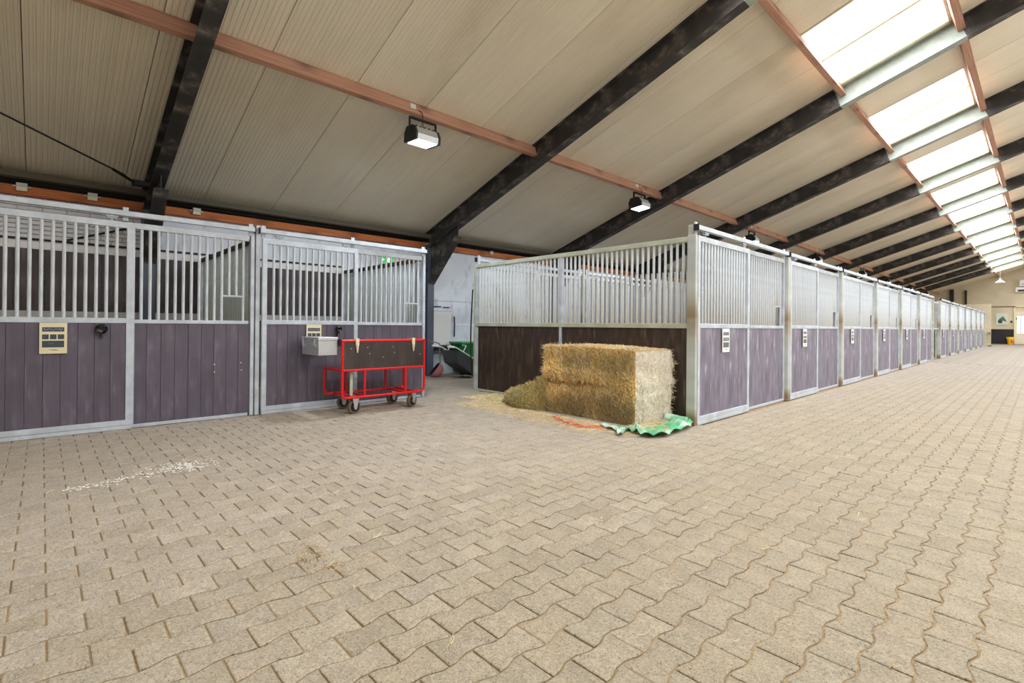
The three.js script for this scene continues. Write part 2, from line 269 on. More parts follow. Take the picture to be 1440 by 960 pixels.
// ---------------------------------------------------------------- walls
{
  const wl = structGroup('wall_left');
  struct('brickwork', boxL(XW - 0.2, XW, -0.1, 2.86, L0, 1.2), brickWhite, wl);
  for (const [y0, y1] of [[-0.1, 1.135], [1.141, 1.667], [1.673, 2.86]]) struct('wall_panel', boxL(XW - 0.2, XW, y0, y1, 1.2, L1, 0.003), wallWhite, wl);
  struct('wall_head', boxL(XW - 0.2, XW - 0.02, 2.86, 3.2, L0, L1), blackPlain, wl);
  // boarding behind the two boxes on the left
  for (let l = -1.2; l < 4.3; l += 0.305) part('wall_board', plank(0.30, 0, 2.11, 0.03, 0.004).rotateY(Math.PI / 2).translate(XW + 0.03, 0, -(l + 0.15)), boardDark, wl);
  part('board_cap', boxL(XW, XW + 0.05, 2.11, 2.215, -1.2, 4.33, 0.006), white, wl);
  part('board_sill', boxL(XW + 0.03, XW + 0.07, 1.17, 1.27, -1.2, 4.33, 0.006), greyPlastic, wl);
  const gable = (l, t, mat, name) => {
    const s = new THREE.Shape([[XW - 0.2, -0.1], [XR + 0.2, -0.1], [XR + 0.2, roofY(XW) + 0.05], [RIDGE, roofY(RIDGE) + 0.05], [XW - 0.2, roofY(XW) + 0.05]].map((p) => new THREE.Vector2(...p)));
    const g = new THREE.ExtrudeGeometry(s, { depth: t, bevelEnabled: false }); g.translate(0, 0, -l - t); return struct(name, uvMetres(g), mat);
  };
  gable(L1, 0.25, wallCream, 'wall_back');
  gable(L0 - 0.25, 0.25, wallPlain, 'wall_front');
  struct('wall_right', boxL(XR, XR + 0.2, -0.1, 3.2, L0, L1), wallPlain);
  struct('trim_1', boxL(XW, XW + 0.07, 2.82, 2.945, L0, L1, 0.004), timberOrange);                 // timber wall plate
  struct('trim_2', boxL(XW + 0.12, XW + 0.26, 3.02, 3.10, L0, L1, 0.004), M({ color: rgb(84, 78, 62), roughness: 0.7 }));  // eaves purlin
}

// ---------------------------------------------------------------- steel frames
function iBeam(len, d, b, tf, tw, mat) { return merge([box(0, len, -d, -d + tf, -b / 2, b / 2), box(0, len, -tf, 0, -b / 2, b / 2), box(0, len, -d + tf, -tf, -tw / 2, tw / 2)]); }
const frameL = [1.17, 6.22]; for (let i = 1; i <= 10; i++) frameL.push(6.22 + 4.15 * i);
{
  const D = 0.35, slope = (geo, x, side) => { geo.rotateZ(A18); geo.translate(x, roofY(x) - 0.002, 0); if (side < 0) { geo.rotateY(Math.PI); geo.translate(2 * RIDGE, 0, 0); } return geo; };
  const bLen = (xa, xb) => (xb - xa) / cosA, XA = -9.36, XP = -2.6, XQ = -0.93;
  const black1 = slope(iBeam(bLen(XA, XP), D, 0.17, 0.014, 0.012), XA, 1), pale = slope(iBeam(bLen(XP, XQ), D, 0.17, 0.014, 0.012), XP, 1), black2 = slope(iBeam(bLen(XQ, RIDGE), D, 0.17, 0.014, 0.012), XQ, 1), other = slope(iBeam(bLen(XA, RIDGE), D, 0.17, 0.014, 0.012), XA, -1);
  const column = merge([boxL(-9.44, -9.425, 0, 2.9, -0.08, 0.08), boxL(-9.235, -9.22, 0, 2.9, -0.08, 0.08), boxL(-9.425, -9.235, 0, 2.9, -0.006, 0.006)]);
  const hs = new THREE.Shape([[-9.22, 2.02], [-8.25, 2.95], [-8.25, 3.25], [-9.22, 3.1]].map((p) => new THREE.Vector2(...p)));
  const haunchWeb = new THREE.ExtrudeGeometry(hs, { depth: 0.014, bevelEnabled: false }); haunchWeb.translate(0, 0, -0.007);
  const hf = box(0, Math.hypot(0.97, 0.93), -0.014, 0, -0.085, 0.085); hf.rotateZ(Math.atan2(0.93, 0.97)); hf.translate(-9.22, 2.02, 0);
  const haunch = merge([uvMetres(haunchWeb), hf, boxL(-9.44, -9.22, 2.34, 2.354, -0.08, 0.08)]);
  const colR = column.clone(); colR.rotateY(Math.PI); colR.translate(2 * RIDGE, 0, 0);
  const proto = new THREE.Group();
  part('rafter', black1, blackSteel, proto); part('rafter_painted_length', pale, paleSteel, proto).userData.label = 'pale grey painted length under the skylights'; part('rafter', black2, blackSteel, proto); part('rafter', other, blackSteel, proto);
  part('column', column, columnSteel, proto); part('haunch', haunch, blackSteel, proto); part('column', colR, columnSteel, proto);
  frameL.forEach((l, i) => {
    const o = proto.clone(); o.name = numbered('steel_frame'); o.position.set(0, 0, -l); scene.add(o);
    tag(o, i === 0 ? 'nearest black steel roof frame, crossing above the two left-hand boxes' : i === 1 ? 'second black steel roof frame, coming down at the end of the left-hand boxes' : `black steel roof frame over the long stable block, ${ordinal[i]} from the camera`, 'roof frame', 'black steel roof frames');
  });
  // wind brace under the first bay and its cleat
  const b = thing('brace_rod', 'thin black tie rod running diagonally under the roof at far left', 'tie rod');
  part('rod', rod(0.011, [-8.72, 3.16, -0.82], [-7.1, 3.68, 1.5]), blackPlain, b); part('turnbuckle', rod(0.02, [-8.85, 3.115, -0.93], [-8.62, 3.19, -0.68]), blackPlain, b); part('cleat', boxL(-8.98, -8.84, 3.08, 3.15, 0.92, 1.16, 0.004), blackPlain, b);
}
// timber purlins between the frames
{
  const rows = [[-6.06, 'brown purlin carrying the floodlights', 0.075, 0.18], [-2.47, 'brown purlin below the skylights', 0.085, 0.18], [-0.90, 'brown purlin above the skylights', 0.1, 0.2]];
  const ends = [L0, ...frameL, L1];
  for (const [x, what, w, h] of rows) for (let i = 0; i < ends.length - 1; i++) {
    const l0 = ends[i] + 0.012, l1 = ends[i + 1] - 0.012, m = new THREE.Group(); m.name = numbered('roof_purlin');
    const g = slopeBox(x - w * cosA, x, -h, -0.001, 0, l1 - l0, 1, 0.006), p = g.attributes.position, uv = g.attributes.uv; for (let k = 0; k < p.count; k++) uv.setXY(k, p.getZ(k) + i * 0.7, p.getY(k) + 0.6 * p.getX(k));
    const me = new THREE.Mesh(g, timber); me.name = m.name; me.position.set(0, 0, -l0); me.castShadow = me.receiveShadow = true; scene.add(me);
    tag(me, i === 0 ? `${what}, before the nearest roof frame` : i === ends.length - 2 ? `${what}, last length by the far gable` : `${what}, between ${ordinal[i - 1]} and ${ordinal[i]} roof frames`, 'purlin', 'timber purlins');
  }
}
// cables along the head of the left wall
tag(single('cable_bundle', merge([0, 1, 2, 3].map((k) => tube(0.011, [-3.5, 0, 3, 6, 9, 14, 20, 28].map((l, i) => [XW + 0.085 + 0.004 * k, 2.99 + 0.02 * k + 0.006 * Math.sin(i * 2.1 + k), -l]), 40, 6))), rubber, '', ''), 'bundle of dark cables running along the top of the left wall', 'cable');
[[-0.21, 'white junction box on the orange wall beam at far left, first from the left'], [0.516, 'white junction box on the orange wall beam left of the nearest roof column'], [1.805, 'white junction box on the orange wall beam right of the nearest roof column'], [8.09, 'small white junction box on the orange beam above the white lane wall']].forEach(([l, label], i) => {
  const b = thing('junction_box', label, 'junction box', XW + 0.07, 2.915, l, 0, 'junction boxes on the wall beam'), s = i === 3 ? 0.75 : 1;
  part('case', boxL(0, 0.055, -0.05 * s, 0.01 * s, -0.055 * s, 0.055 * s, 0.006), cream, b); part('lid', boxL(0.0, 0.065, 0.01 * s, 0.055 * s, -0.055 * s, 0.055 * s, 0.006), greyPlastic, b); for (const q of [-1, 1]) part('gland', rod(0.012, [0.03, 0.01, q * 0.055 * s], [0.03, 0.01, q * 0.09 * s]), greyPlastic, b);
});

// ---------------------------------------------------------------- floodlights under the purlin
{
  const glow = M({ color: 0xffffff, emissive: lampColor, emissiveIntensity: 5, roughness: 0.4 });
  const s = new THREE.Shape([[-0.15, -0.2], [0.15, -0.2], [0.155, -0.12], [0.10, -0.02], [0.04, 0.0], [-0.1, 0.0], [-0.15, -0.08]].map((p) => new THREE.Vector2(...p)));
  const housing = uvMetres(new THREE.ExtrudeGeometry(s, { depth: 0.34, bevelEnabled: false }).translate(0, 0, -0.17));
  const caps = [-1, 1].map((k) => { const g = new THREE.ExtrudeGeometry(s, { depth: 0.03, bevelEnabled: true, bevelSize: 0.008, bevelThickness: 0.005, bevelSegments: 1 }); g.translate(0, 0, k > 0 ? 0.175 : -0.205); return uvMetres(g); });
  const lampAt = [[3.95, -0.06], [9.55, 0.12], [15.73, 0.12], [22.1, 0.12], [29.2, 0.12], [34.85, 0.12], [41.9, 0.12], [48.5, 0.12]];
  lampAt.forEach(([l, tilt], i) => {
    const o = thing('floodlight', i ? `floodlight hanging under the timber purlin, ${ordinal[i]} from the camera` : 'nearest floodlight, grey housing hanging under the purlin above the left-hand boxes', 'floodlight', -6.1, 3.98, l, 0, 'floodlights');
    const head = part('housing', housing, alu, o); head.rotation.z = tilt; head.position.y = -0.06;
    for (const c of caps) part('end_cap', c, blackPlain, head);
    part('led_panel', box(-0.135, 0.135, -0.212, -0.2, -0.155, 0.155), glow, head);
    part('fin', merge([0, 1, 2, 3, 4].map((k) => box(-0.1, 0.06, 0, 0.02, -0.15 + k * 0.07, -0.145 + k * 0.07))), blackPlain, head);
    part('bracket', merge([box(-0.03, 0.03, 0.05, 0.07, -0.2, 0.2), box(-0.02, 0.02, -0.14, 0.07, -0.222, -0.212), box(-0.02, 0.02, -0.14, 0.07, 0.212, 0.222)]), blackPlain, o);
    part('connection_box', boxL(0.02, 0.075, 0.14, 0.22, -0.25, -0.16, 0.008), greyPlastic, o);
    part('flex', tube(0.006, [[0.06, 0.16, 0.16], [0.1, 0.12, 0.08], [0.09, 0.02, 0.06], [0.05, -0.05, 0.03], [0.02, -0.07, 0]], 16, 6), rubber, o);
    const li = new THREE.RectAreaLight(lampColor, LAMP_LIGHT, 0.27, 0.31), dn = new THREE.Vector3(Math.sin(tilt), -Math.cos(tilt), 0), p = new THREE.Vector3(-6.1, 3.92, -l).addScaledVector(dn, 0.225);
    li.position.copy(p); li.lookAt(p.clone().add(dn)); li.name = 'floodlight_glow'; scene.add(li);
    // unseen mirrored row, added over the other half to bounce light onto the ceiling
    const m = o.clone(); m.name = numbered('floodlight'); m.position.x = 2 * RIDGE - o.position.x; m.rotation.y = Math.PI; scene.add(m); tag(m, `added floodlight over the right barn half, out of frame, ${ordinal[i]} from the camera`, 'floodlight', 'added floodlights over the other half');
    const l2 = new THREE.RectAreaLight(lampColor, LAMP_LIGHT, 0.27, 0.31), d2 = new THREE.Vector3(-dn.x, dn.y, 0), p2 = new THREE.Vector3(2 * RIDGE - p.x, p.y, p.z); l2.position.copy(p2); l2.lookAt(p2.clone().add(d2)); l2.name = 'floodlight_glow'; scene.add(l2);
  });
  const p = thing('pendant_lamp', 'pale hanging lamp under the roof near the far gable', 'lamp', -1.55, 3.55, 36); // far end
  part('shade', new THREE.LatheGeometry([[0.03, 0.22], [0.05, 0.16], [0.2, 0.02], [0.21, 0]].map((q) => new THREE.Vector2(...q)), 20), greyPlastic, p); part('bulb', new THREE.SphereGeometry(0.06, 12, 8).translate(0, 0.06, 0), white, p); part('stem', rod(0.008, [0, 0.2, 0], [0, 2.15, 0], 6), greyPlastic, p);
}

// ---------------------------------------------------------------- stable fronts
const BAR = 0.0158;
const barGeo = (h) => { const g = new THREE.CylinderGeometry(BAR, BAR, h, 9, 1); g.translate(0, h / 2, 0); return plain(g); };
// local axes: x along the front, y up, z outwards to the viewer's side
function stallFront(o) {
  const { pw, d0, d1, W: Wd, boards, postMaterial, postTop, endPost } = o, g = new THREE.Group();
  const pm = postMaterial, y1 = 1.113, y2 = 1.166, y3 = 2.11, y4 = 2.175;
  part('post', box(0, pw, 0.0, postTop, -0.06, o.postOut, 0.006), pm, g);
  if (endPost) part('post', box(Wd - 0.043, Wd, 0.0, postTop - 0.02, -0.06, 0.005, 0.006), galv, g);
  // fixed half
  const f0 = d1 - 0.03, f1 = endPost ? Wd - 0.043 : Wd, fr = [];
  fr.push(box(f0 + 0.04, f1 - 0.02, 0.0, 0.036, -0.049, -0.001, 0.003), box(f0 + 0.04, f1 - 0.02, y1, y2 - 0.012, -0.049, -0.001, 0.003), box(f0 + 0.04, f1 - 0.02, y3 + 0.012, y4 + 0.009, -0.049, -0.001, 0.003), box(f0, f0 + 0.05, 0.002, y4, -0.05, -0.002, 0.003));
  if (!endPost) fr.push(box(f1 - 0.05, f1, 0.002, y4 + 0.01, -0.05, 0.001, 0.003));
  const fi1 = endPost ? f1 : f1 - 0.05;
  part('fixed_frame', merge(fr), galv, g);
  const nP = Math.round((fi1 - d1) / 0.132), pwid = (fi1 - d1) / nP, pg = plankSet(pwid - 0.0015, 0.036, y1, 0.03, o.groove);
  for (let i = 0; i < nP; i++) part('plank', pg[(i * 3) % 5], boards, g).position.set(d1 + pwid * (i + 0.5), 0, -0.012 - 0.001 * (i % 2));
  const bm = o.barMat || galvBar, nB = Math.round((fi1 - d1) / 0.079) - 1, bs = (fi1 - d1) / (nB + 1), full = barGeo(y3 - y2 + 0.03), gapBar = barGeo(y3 + 0.01 - 1.445);
  let gx0 = 0, gx1 = 0;
  for (let i = 0; i < nB; i++) { const x = d1 + bs * (i + 1), gap = o.feed && (i === nB - 2 || i === nB - 3); const m = part('bar', gap ? gapBar : full, bm, g); m.position.set(x, gap ? 1.445 : y2 - 0.015, -0.025); if (i === nB - 4) gx0 = x; if (i === nB - 1) gx1 = x; }
  if (o.feed) part('feed_opening_rail', box(gx0, gx1, 1.436, 1.456, -0.036, -0.014, 0.003), galvBar, g);
  // sliding door, hung in front of the fixed half's plane
  const z0 = 0.004, z1 = 0.048, df = [box(d0 + 0.05, d1 - 0.05, 0.046, 0.1, z0 + 0.001, z1 - 0.001, 0.004), box(d0, d1, 0.004, 0.043, z0, z1 + 0.004, 0.004), box(d0 + 0.05, d1 - 0.05, y1, y2, z0 + 0.001, z1 - 0.001, 0.004), box(d0 + 0.05, d1 - 0.05, y3, y4 - 0.001, z0 + 0.001, z1 - 0.001, 0.004), box(d0, d0 + 0.056, 0.045, y4, z0, z1, 0.004), box(d1 - 0.056, d1, 0.045, y4, z0, z1, 0.004)];
  const door = part('sliding_door', merge(df), galv, g);
  const e0 = d0 + 0.056, e1 = d1 - 0.056, nQ = Math.round((e1 - e0) / 0.134), qw = (e1 - e0) / nQ, qg = plankSet(qw - 0.0015, 0.1, y1, 0.03, o.groove);
  for (let i = 0; i < nQ; i++) part('plank', qg[(i * 2 + 1) % 5], boards, door).position.set(e0 + qw * (i + 0.5), 0, z1 - 0.01 - 0.001 * (i % 2));
  const nD = Math.round((e1 - e0) / 0.0795) - 1, ds = (e1 - e0) / (nD + 1);
  for (let i = 0; i < nD; i++) part('bar', full, bm, door).position.set(e0 + ds * (i + 1), y2 - 0.015, 0.026);
  for (const x of [d0 + 0.2, d1 - 0.18]) part('hanger', merge([box(x - 0.05, x + 0.05, 2.215, 2.226, 0.012, 0.052), box(x - 0.04, x + 0.04, 2.198, 2.208, 0.012, 0.052), rod(0.009, [x, y4 - 0.005, 0.03], [x, 2.25, 0.03])]), galv, door);
  // track and its brackets
  part('track', box(pw * 0.6, Wd - 0.01, 2.236, 2.289, 0.006, 0.062, 0.006), galv, g);
  part('track_bracket', merge([pw + 0.01, d1 - 0.09, Wd - 0.07].map((x) => box(x, x + 0.05, 2.19, 2.335, -0.012, 0.006, 0.003))), galv, g);
  part('track_end', merge([box(pw * 0.6 - 0.004, pw * 0.6 + 0.004, 2.225, 2.3, 0.0, 0.066), box(Wd - 0.012, Wd - 0.004, 2.225, 2.3, 0, 0.066)]), blackPlain, g);
  if (o.latch) part('latch', merge([rod(0.006, [d1 - 0.02, 1.14, 0.05], [d1 - 0.02, 1.14, 0.08], 6), rod(0.006, [d1 - 0.06, 1.14, 0.08], [d1 + 0.02, 1.14, 0.08], 6)]), galv, door);
  return g;
}
const stain = tex(32, 256, (u, v) => { const n = fbm(u, v, 4, 20, 211), t = clamp(Math.pow(1 - v, 3) * (0.2 + 0.9 * n)) * 0.45, k = 0.9 + 0.1 * n; return [k * (1 - 0.34 * t), k * (1 - 0.47 * t), k * (1 - 0.62 * t)]; });
const stainedBar = M({ color: rgb(222, 231, 240), map: stain, roughness: 0.5 });
const R90 = Math.PI / 2, XF = -6.64, XB = -2.745;
function placeNew(root, name, label, category, x, l, ry, group) { root.name = numbered(name); root.position.set(x, 0, -l); root.rotation.y = ry; scene.add(root); return tag(root, label, category, group); }
const GL = 'stable fronts on the left', GR = 'stable fronts of the long block';
placeNew(stallFront({ pw: 0.05, d0: 0.065, d1: 1.32, W: 2.517, boards: boardPurple, postMaterial: galv, postTop: 2.33, postOut: 0.01, endPost: true, feed: true, groove: 0.003 }), 'stable_front', 'nearest purple-grey stable front at far left, sliding door and barred top', 'stable front', XF, -0.62, R90, GL);
placeNew(stallFront({ pw: 0.05, d0: 0.065, d1: 1.32, W: 2.463, boards: boardPurple, postMaterial: galv, postTop: 2.33, postOut: 0.01, endPost: true, feed: true, groove: 0.003 }), 'stable_front', 'purple-grey stable front behind the red trolley', 'stable front', XF, 1.91, R90, GL);
const rightOpts = { barMat: stainedBar, groove: 0.0012, pw: 0.115, d0: 0.12, d1: 1.515, W: 2.985, boards: boardSheen, postMaterial: postMat, postTop: 2.215, postOut: 0.05, endPost: false, feed: true, latch: true };
const rightProto = stallFront(rightOpts), firstRight = stallFront({ ...rightOpts, pw: 0.055, d0: 0.062, postTop: 2.175, postOut: 0.045 });
const PITCH = 2.985, BL0 = 5.385, rightStarts = [];
for (let i = 0; i < 6; i++) rightStarts.push(BL0 + PITCH * i);
for (let i = 0; i < 7; i++) rightStarts.push(24.99 + 3.04 * i);
rightStarts.forEach((l, i) => {
  const label = i === 0 ? 'first stable front of the long block, beside the hay bale corner' : i < 6 ? `${ordinal[i]} stable front of the long grey-purple block, counted from the hay bale` : `${ordinal[i - 6]} stable front beyond the dark passage gap in the long block`;
  if (i > 1) copyOf(rightProto, XB, 0, l, R90, label); else placeNew(i ? rightProto : firstRight, 'stable_front', label, 'stable front', XB, l, R90, GR);
});
for (let i = 0; i < 5; i++) copyOf(rightProto, -6.735, 0, BL0 + 0.1 + PITCH * (i + 1), -R90, `stable front facing the white-walled lane behind the block, ${ordinal[i]} from the hay bale`);
{ // ends of the two runs
  const mk = (l, label) => single('end_post', box(-0.06, 0.04, 0, 2.3, -0.05, 0.05, 0.006), galvDull, label, 'post', XB, 0, l, 0, 'end posts of the long block');
  mk(23.36, 'grey end post on the near side of the dark passage gap'); mk(46.33, 'grey end post at the far end of the long block');
  single('passage_gate', merge([box(-0.02, 0.02, 1.13, 1.17, -1.5, -0.03), box(-0.02, 0.02, 2.1, 2.14, -1.5, -0.03)]), galv, 'pair of grey rails bridging the dark passage gap', 'rail', XB - 0.02, 0, 23.4);
}

// ---------------------------------------------------------------- partitions
// local x runs along the partition, front faces +z
function partition(o) {
  const { w, frameMat, boards, barPitch, boardW, top, rail, mid, railMat } = o, g = new THREE.Group(), y1 = 1.108, y2 = 1.167;
  const fr = [box(0, 0.055, 0, top - 0.004, -0.03, 0.03, 0.005), box(w - 0.06, w, 0, o.endTop || top, -0.031, 0.031, 0.005), box(0.05, w - 0.05, 0, 0.035, -0.025, 0.025, 0.004), box(0.04, w - 0.05, y1, y2, -0.032, 0.0325, 0.004)];
  part('frame', merge(fr), frameMat, g);
  if (rail) part('top_rail', box(-0.005, w - (o.endTop ? 0.06 : 0), top - 0.06, top + 0.002, -0.033, 0.033, 0.008), railMat || frameMat, g);
  if (mid) { part('mullion', merge([box(mid - 0.032, mid + 0.032, y2, top - 0.05, -0.025, 0.026, 0.004), box(mid - 0.024, mid + 0.024, 0.03, y1, -0.025, 0.024, 0.004)]), galv, g); }
  const n = Math.round((w - 0.11) / boardW), bw = (w - 0.11) / n, pg = plankSet(bw - 0.0015, 0.035, y1, 0.03, 0.003);
  for (let i = 0; i < n; i++) part('plank', pg[(i * 3) % 5], boards, g).position.set(0.055 + bw * (i + 0.5), 0, 0.012 - 0.002 * (i % 2));
  const nb = Math.round((w - 0.11) / barPitch) - 1, bs = (w - 0.11) / (nb + 1), bg = barGeo(top - y2 - (rail ? 0.04 : 0) + 0.015);
  for (let i = 0; i < nb; i++) { const x = 0.055 + bs * (i + 1); if (mid && Math.abs(x - mid) < 0.045) continue; part('bar', bg, o.barMat || galvBar, g).position.set(x, y2 - 0.015, 0); }
  return g;
}
const dullBar = M({ color: rgb(230, 237, 240), map: stain, roughness: 0.5 });
placeNew(partition({ w: 4.012, frameMat: galvDull, boards: boardBrown, barPitch: 0.0778, boardW: 0.27, top: 2.175, endTop: 2.31, rail: true, mid: 1.985, barMat: dullBar }), 'stable_partition', 'dark brown boarded partition with barred top behind the hay bale', 'partition', -6.79, 5.5, 0);
const barStainDark = M({ color: rgb(176, 178, 176), map: stain, roughness: 0.55 });
const inner = partition({ w: 3.9, frameMat: galv, boards: boardBrown, barPitch: 0.118, boardW: 0.27, top: 2.13, rail: false, barMat: barStainDark });
for (let i = 0; i < 5; i++) { const lab = `partition inside the long block seen through the bars, ${ordinal[i]} behind the brown one`; if (i) copyOf(inner, -6.7, 0, BL0 + 0.06 + PITCH * (i + 1), 0, lab); else placeNew(inner, 'stable_partition', lab, 'partition', -6.7, BL0 + 0.06 + PITCH, 0, 'partitions inside the long block'); }
placeNew(partition({ w: 3.9, frameMat: galv, boards: boardBrown, barPitch: 0.118, boardW: 0.27, top: 2.13, rail: true }), 'stable_partition', 'closing partition of the long block at the dark passage gap', 'partition', -6.7, 23.36, 0);
placeNew(partition({ w: 3.9, frameMat: galv, boards: boardBrown, barPitch: 0.118, boardW: 0.27, top: 2.13, rail: true }), 'stable_partition', 'partition on the far side of the dark passage gap', 'partition', -6.7, 25.04, 0);
const darkRail = M({ map: grain([72, 58, 48], [98, 80, 66], 141), roughness: 0.7 });
const barTarnish = M({ color: rgb(206, 220, 218), map: stain, roughness: 0.55 });
const leftPart = (l, label) => placeNew(partition({ w: 2.68, frameMat: galv, boards: boardBrown, barPitch: 0.083, boardW: 0.27, top: 2.165, rail: true, railMat: darkRail, barMat: barTarnish }), 'stable_partition', label, 'partition', -9.4, l, 0, 'partitions between the left-hand boxes');
leftPart(1.9, 'barred partition with dark top rail between the two left-hand boxes'); leftPart(4.31, 'barred partition with dark top rail closing the box behind the trolley');

// ---------------------------------------------------------------- name boards, rings
function signTexture(kind) {
  const c = document.createElement('canvas'); c.width = 200; c.height = 300; const x = c.getContext('2d');
  x.fillStyle = kind === 0 ? '#e6dcb8' : '#f7f4ee'; x.fillRect(0, 0, 200, 300);
  const dark = kind === 0 ? '#3c4651' : '#5d6770'; x.fillStyle = dark;
  x.fillRect(18, 42, 162, 42); for (const k of [0, 1, 2]) x.fillRect(18 + k * 57, 112, 48, 48); x.fillRect(18, 174, 162, 66);
  x.fillStyle = '#b9bed6';
  let s = 5 + kind * 3; const q = () => { s = (s * 16807) % 2147483647; return s / 2147483647; };
  x.strokeStyle = '#b4bad8'; x.lineWidth = 3; x.beginPath(); x.moveTo(26, 66); for (let i = 1; i < 22; i++) x.lineTo(26 + i * 6.8, 64 + (q() - 0.5) * 22); x.stroke();
  x.strokeStyle = '#8f97c0'; x.lineWidth = 2; x.beginPath(); x.moveTo(30, 146); x.lineTo(36, 128); x.stroke(); x.beginPath(); x.moveTo(62, 204); for (let i = 1; i < 8; i++) x.lineTo(62 + i * 6, 202 + (q() - 0.5) * 8); x.stroke();
  x.strokeStyle = '#6b6350'; x.lineWidth = 4; x.beginPath(); x.moveTo(84, 268); for (let i = 1; i < 14; i++) x.lineTo(84 + i * 4, 268 + (q() - 0.5) * 7); x.stroke(); x.fillStyle = '#6b6350'; x.fillRect(64, 258, 62, 3);
  const t = new THREE.CanvasTexture(c); t.colorSpace = THREE.SRGBColorSpace; return t;
}
const signFace = [0, 1, 2].map((k) => M({ map: signTexture(k), roughness: 0.4 }));
function sign(l, x, z, h, k, label) {
  const o = thing('name_board', label, 'name board', x, 0, l, R90, 'stable name boards');
  part('plate', box(-0.1, 0.1, z, z + h, 0, 0.006, 0.002), k ? white : cream, o);
  const f = new THREE.PlaneGeometry(0.196, h - 0.004); f.translate(0, z + h / 2, 0.0075); part('chalk_fields', f, signFace[k], o);
}
sign(0.083, XF + 0.052, 0.812, 0.3, 0, 'cream name board on the door at far left');
sign(2.612, XF + 0.052, 0.812, 0.3, 0, 'cream name board above the aluminium chest');
rightStarts.forEach((l, i) => sign(l + 0.775, XB + 0.052, 0.818, 0.29, 1 + (i % 2), i === 0 ? 'pale name board on the door nearest the hay bale' : i < 6 ? `pale name board on the ${ordinal[i]} door of the long block` : `pale name board on the ${ordinal[i - 6]} door beyond the passage gap`));
for (const [l, turn, label] of [[0.44, 0.0, 'round black bridle hook on the door at far left'], [2.917, 0.55, 'round black bridle hook above the trolley, turned sideways']]) {
  const o = thing('bridle_hook', label, 'hook', XF + 0.05, 1.052, l, R90 + turn, 'bridle hooks');
  part('dish', new THREE.LatheGeometry([[0.0, 0.03], [0.03, 0.028], [0.045, 0.05], [0.05, 0.055], [0.052, 0.048], [0.044, 0.02], [0.0, 0.004]].map((q) => new THREE.Vector2(...q)), 24).rotateX(R90), blackGloss, o);
  part('stem', merge([rod(0.008, [0, -0.04, 0.02], [0, -0.08, 0.01]), box(-0.012, 0.012, -0.09, -0.07, -0.002, 0.02, 0.003)]), blackGloss, o);
  part('hood', new THREE.SphereGeometry(0.05, 16, 8, 0, Math.PI, 0, 1.2).translate(0, 0.005, 0.03), blackGloss, o);
}
[[1.475, 0.638], [1.475, 0.551], [1.757, 0.646], [1.762, 0.556]].forEach(([l, y], i) => single('screw_head', new THREE.SphereGeometry(0.008, 10, 6), white, ['white screw head, upper left of four on the left-hand boards', 'white screw head, lower left of four on the left-hand boards', 'white screw head, upper right of four on the left-hand boards', 'white screw head, lower right of four on the left-hand boards'][i], 'screw', XF - 0.008, y, l, 0, 'white screw heads'));

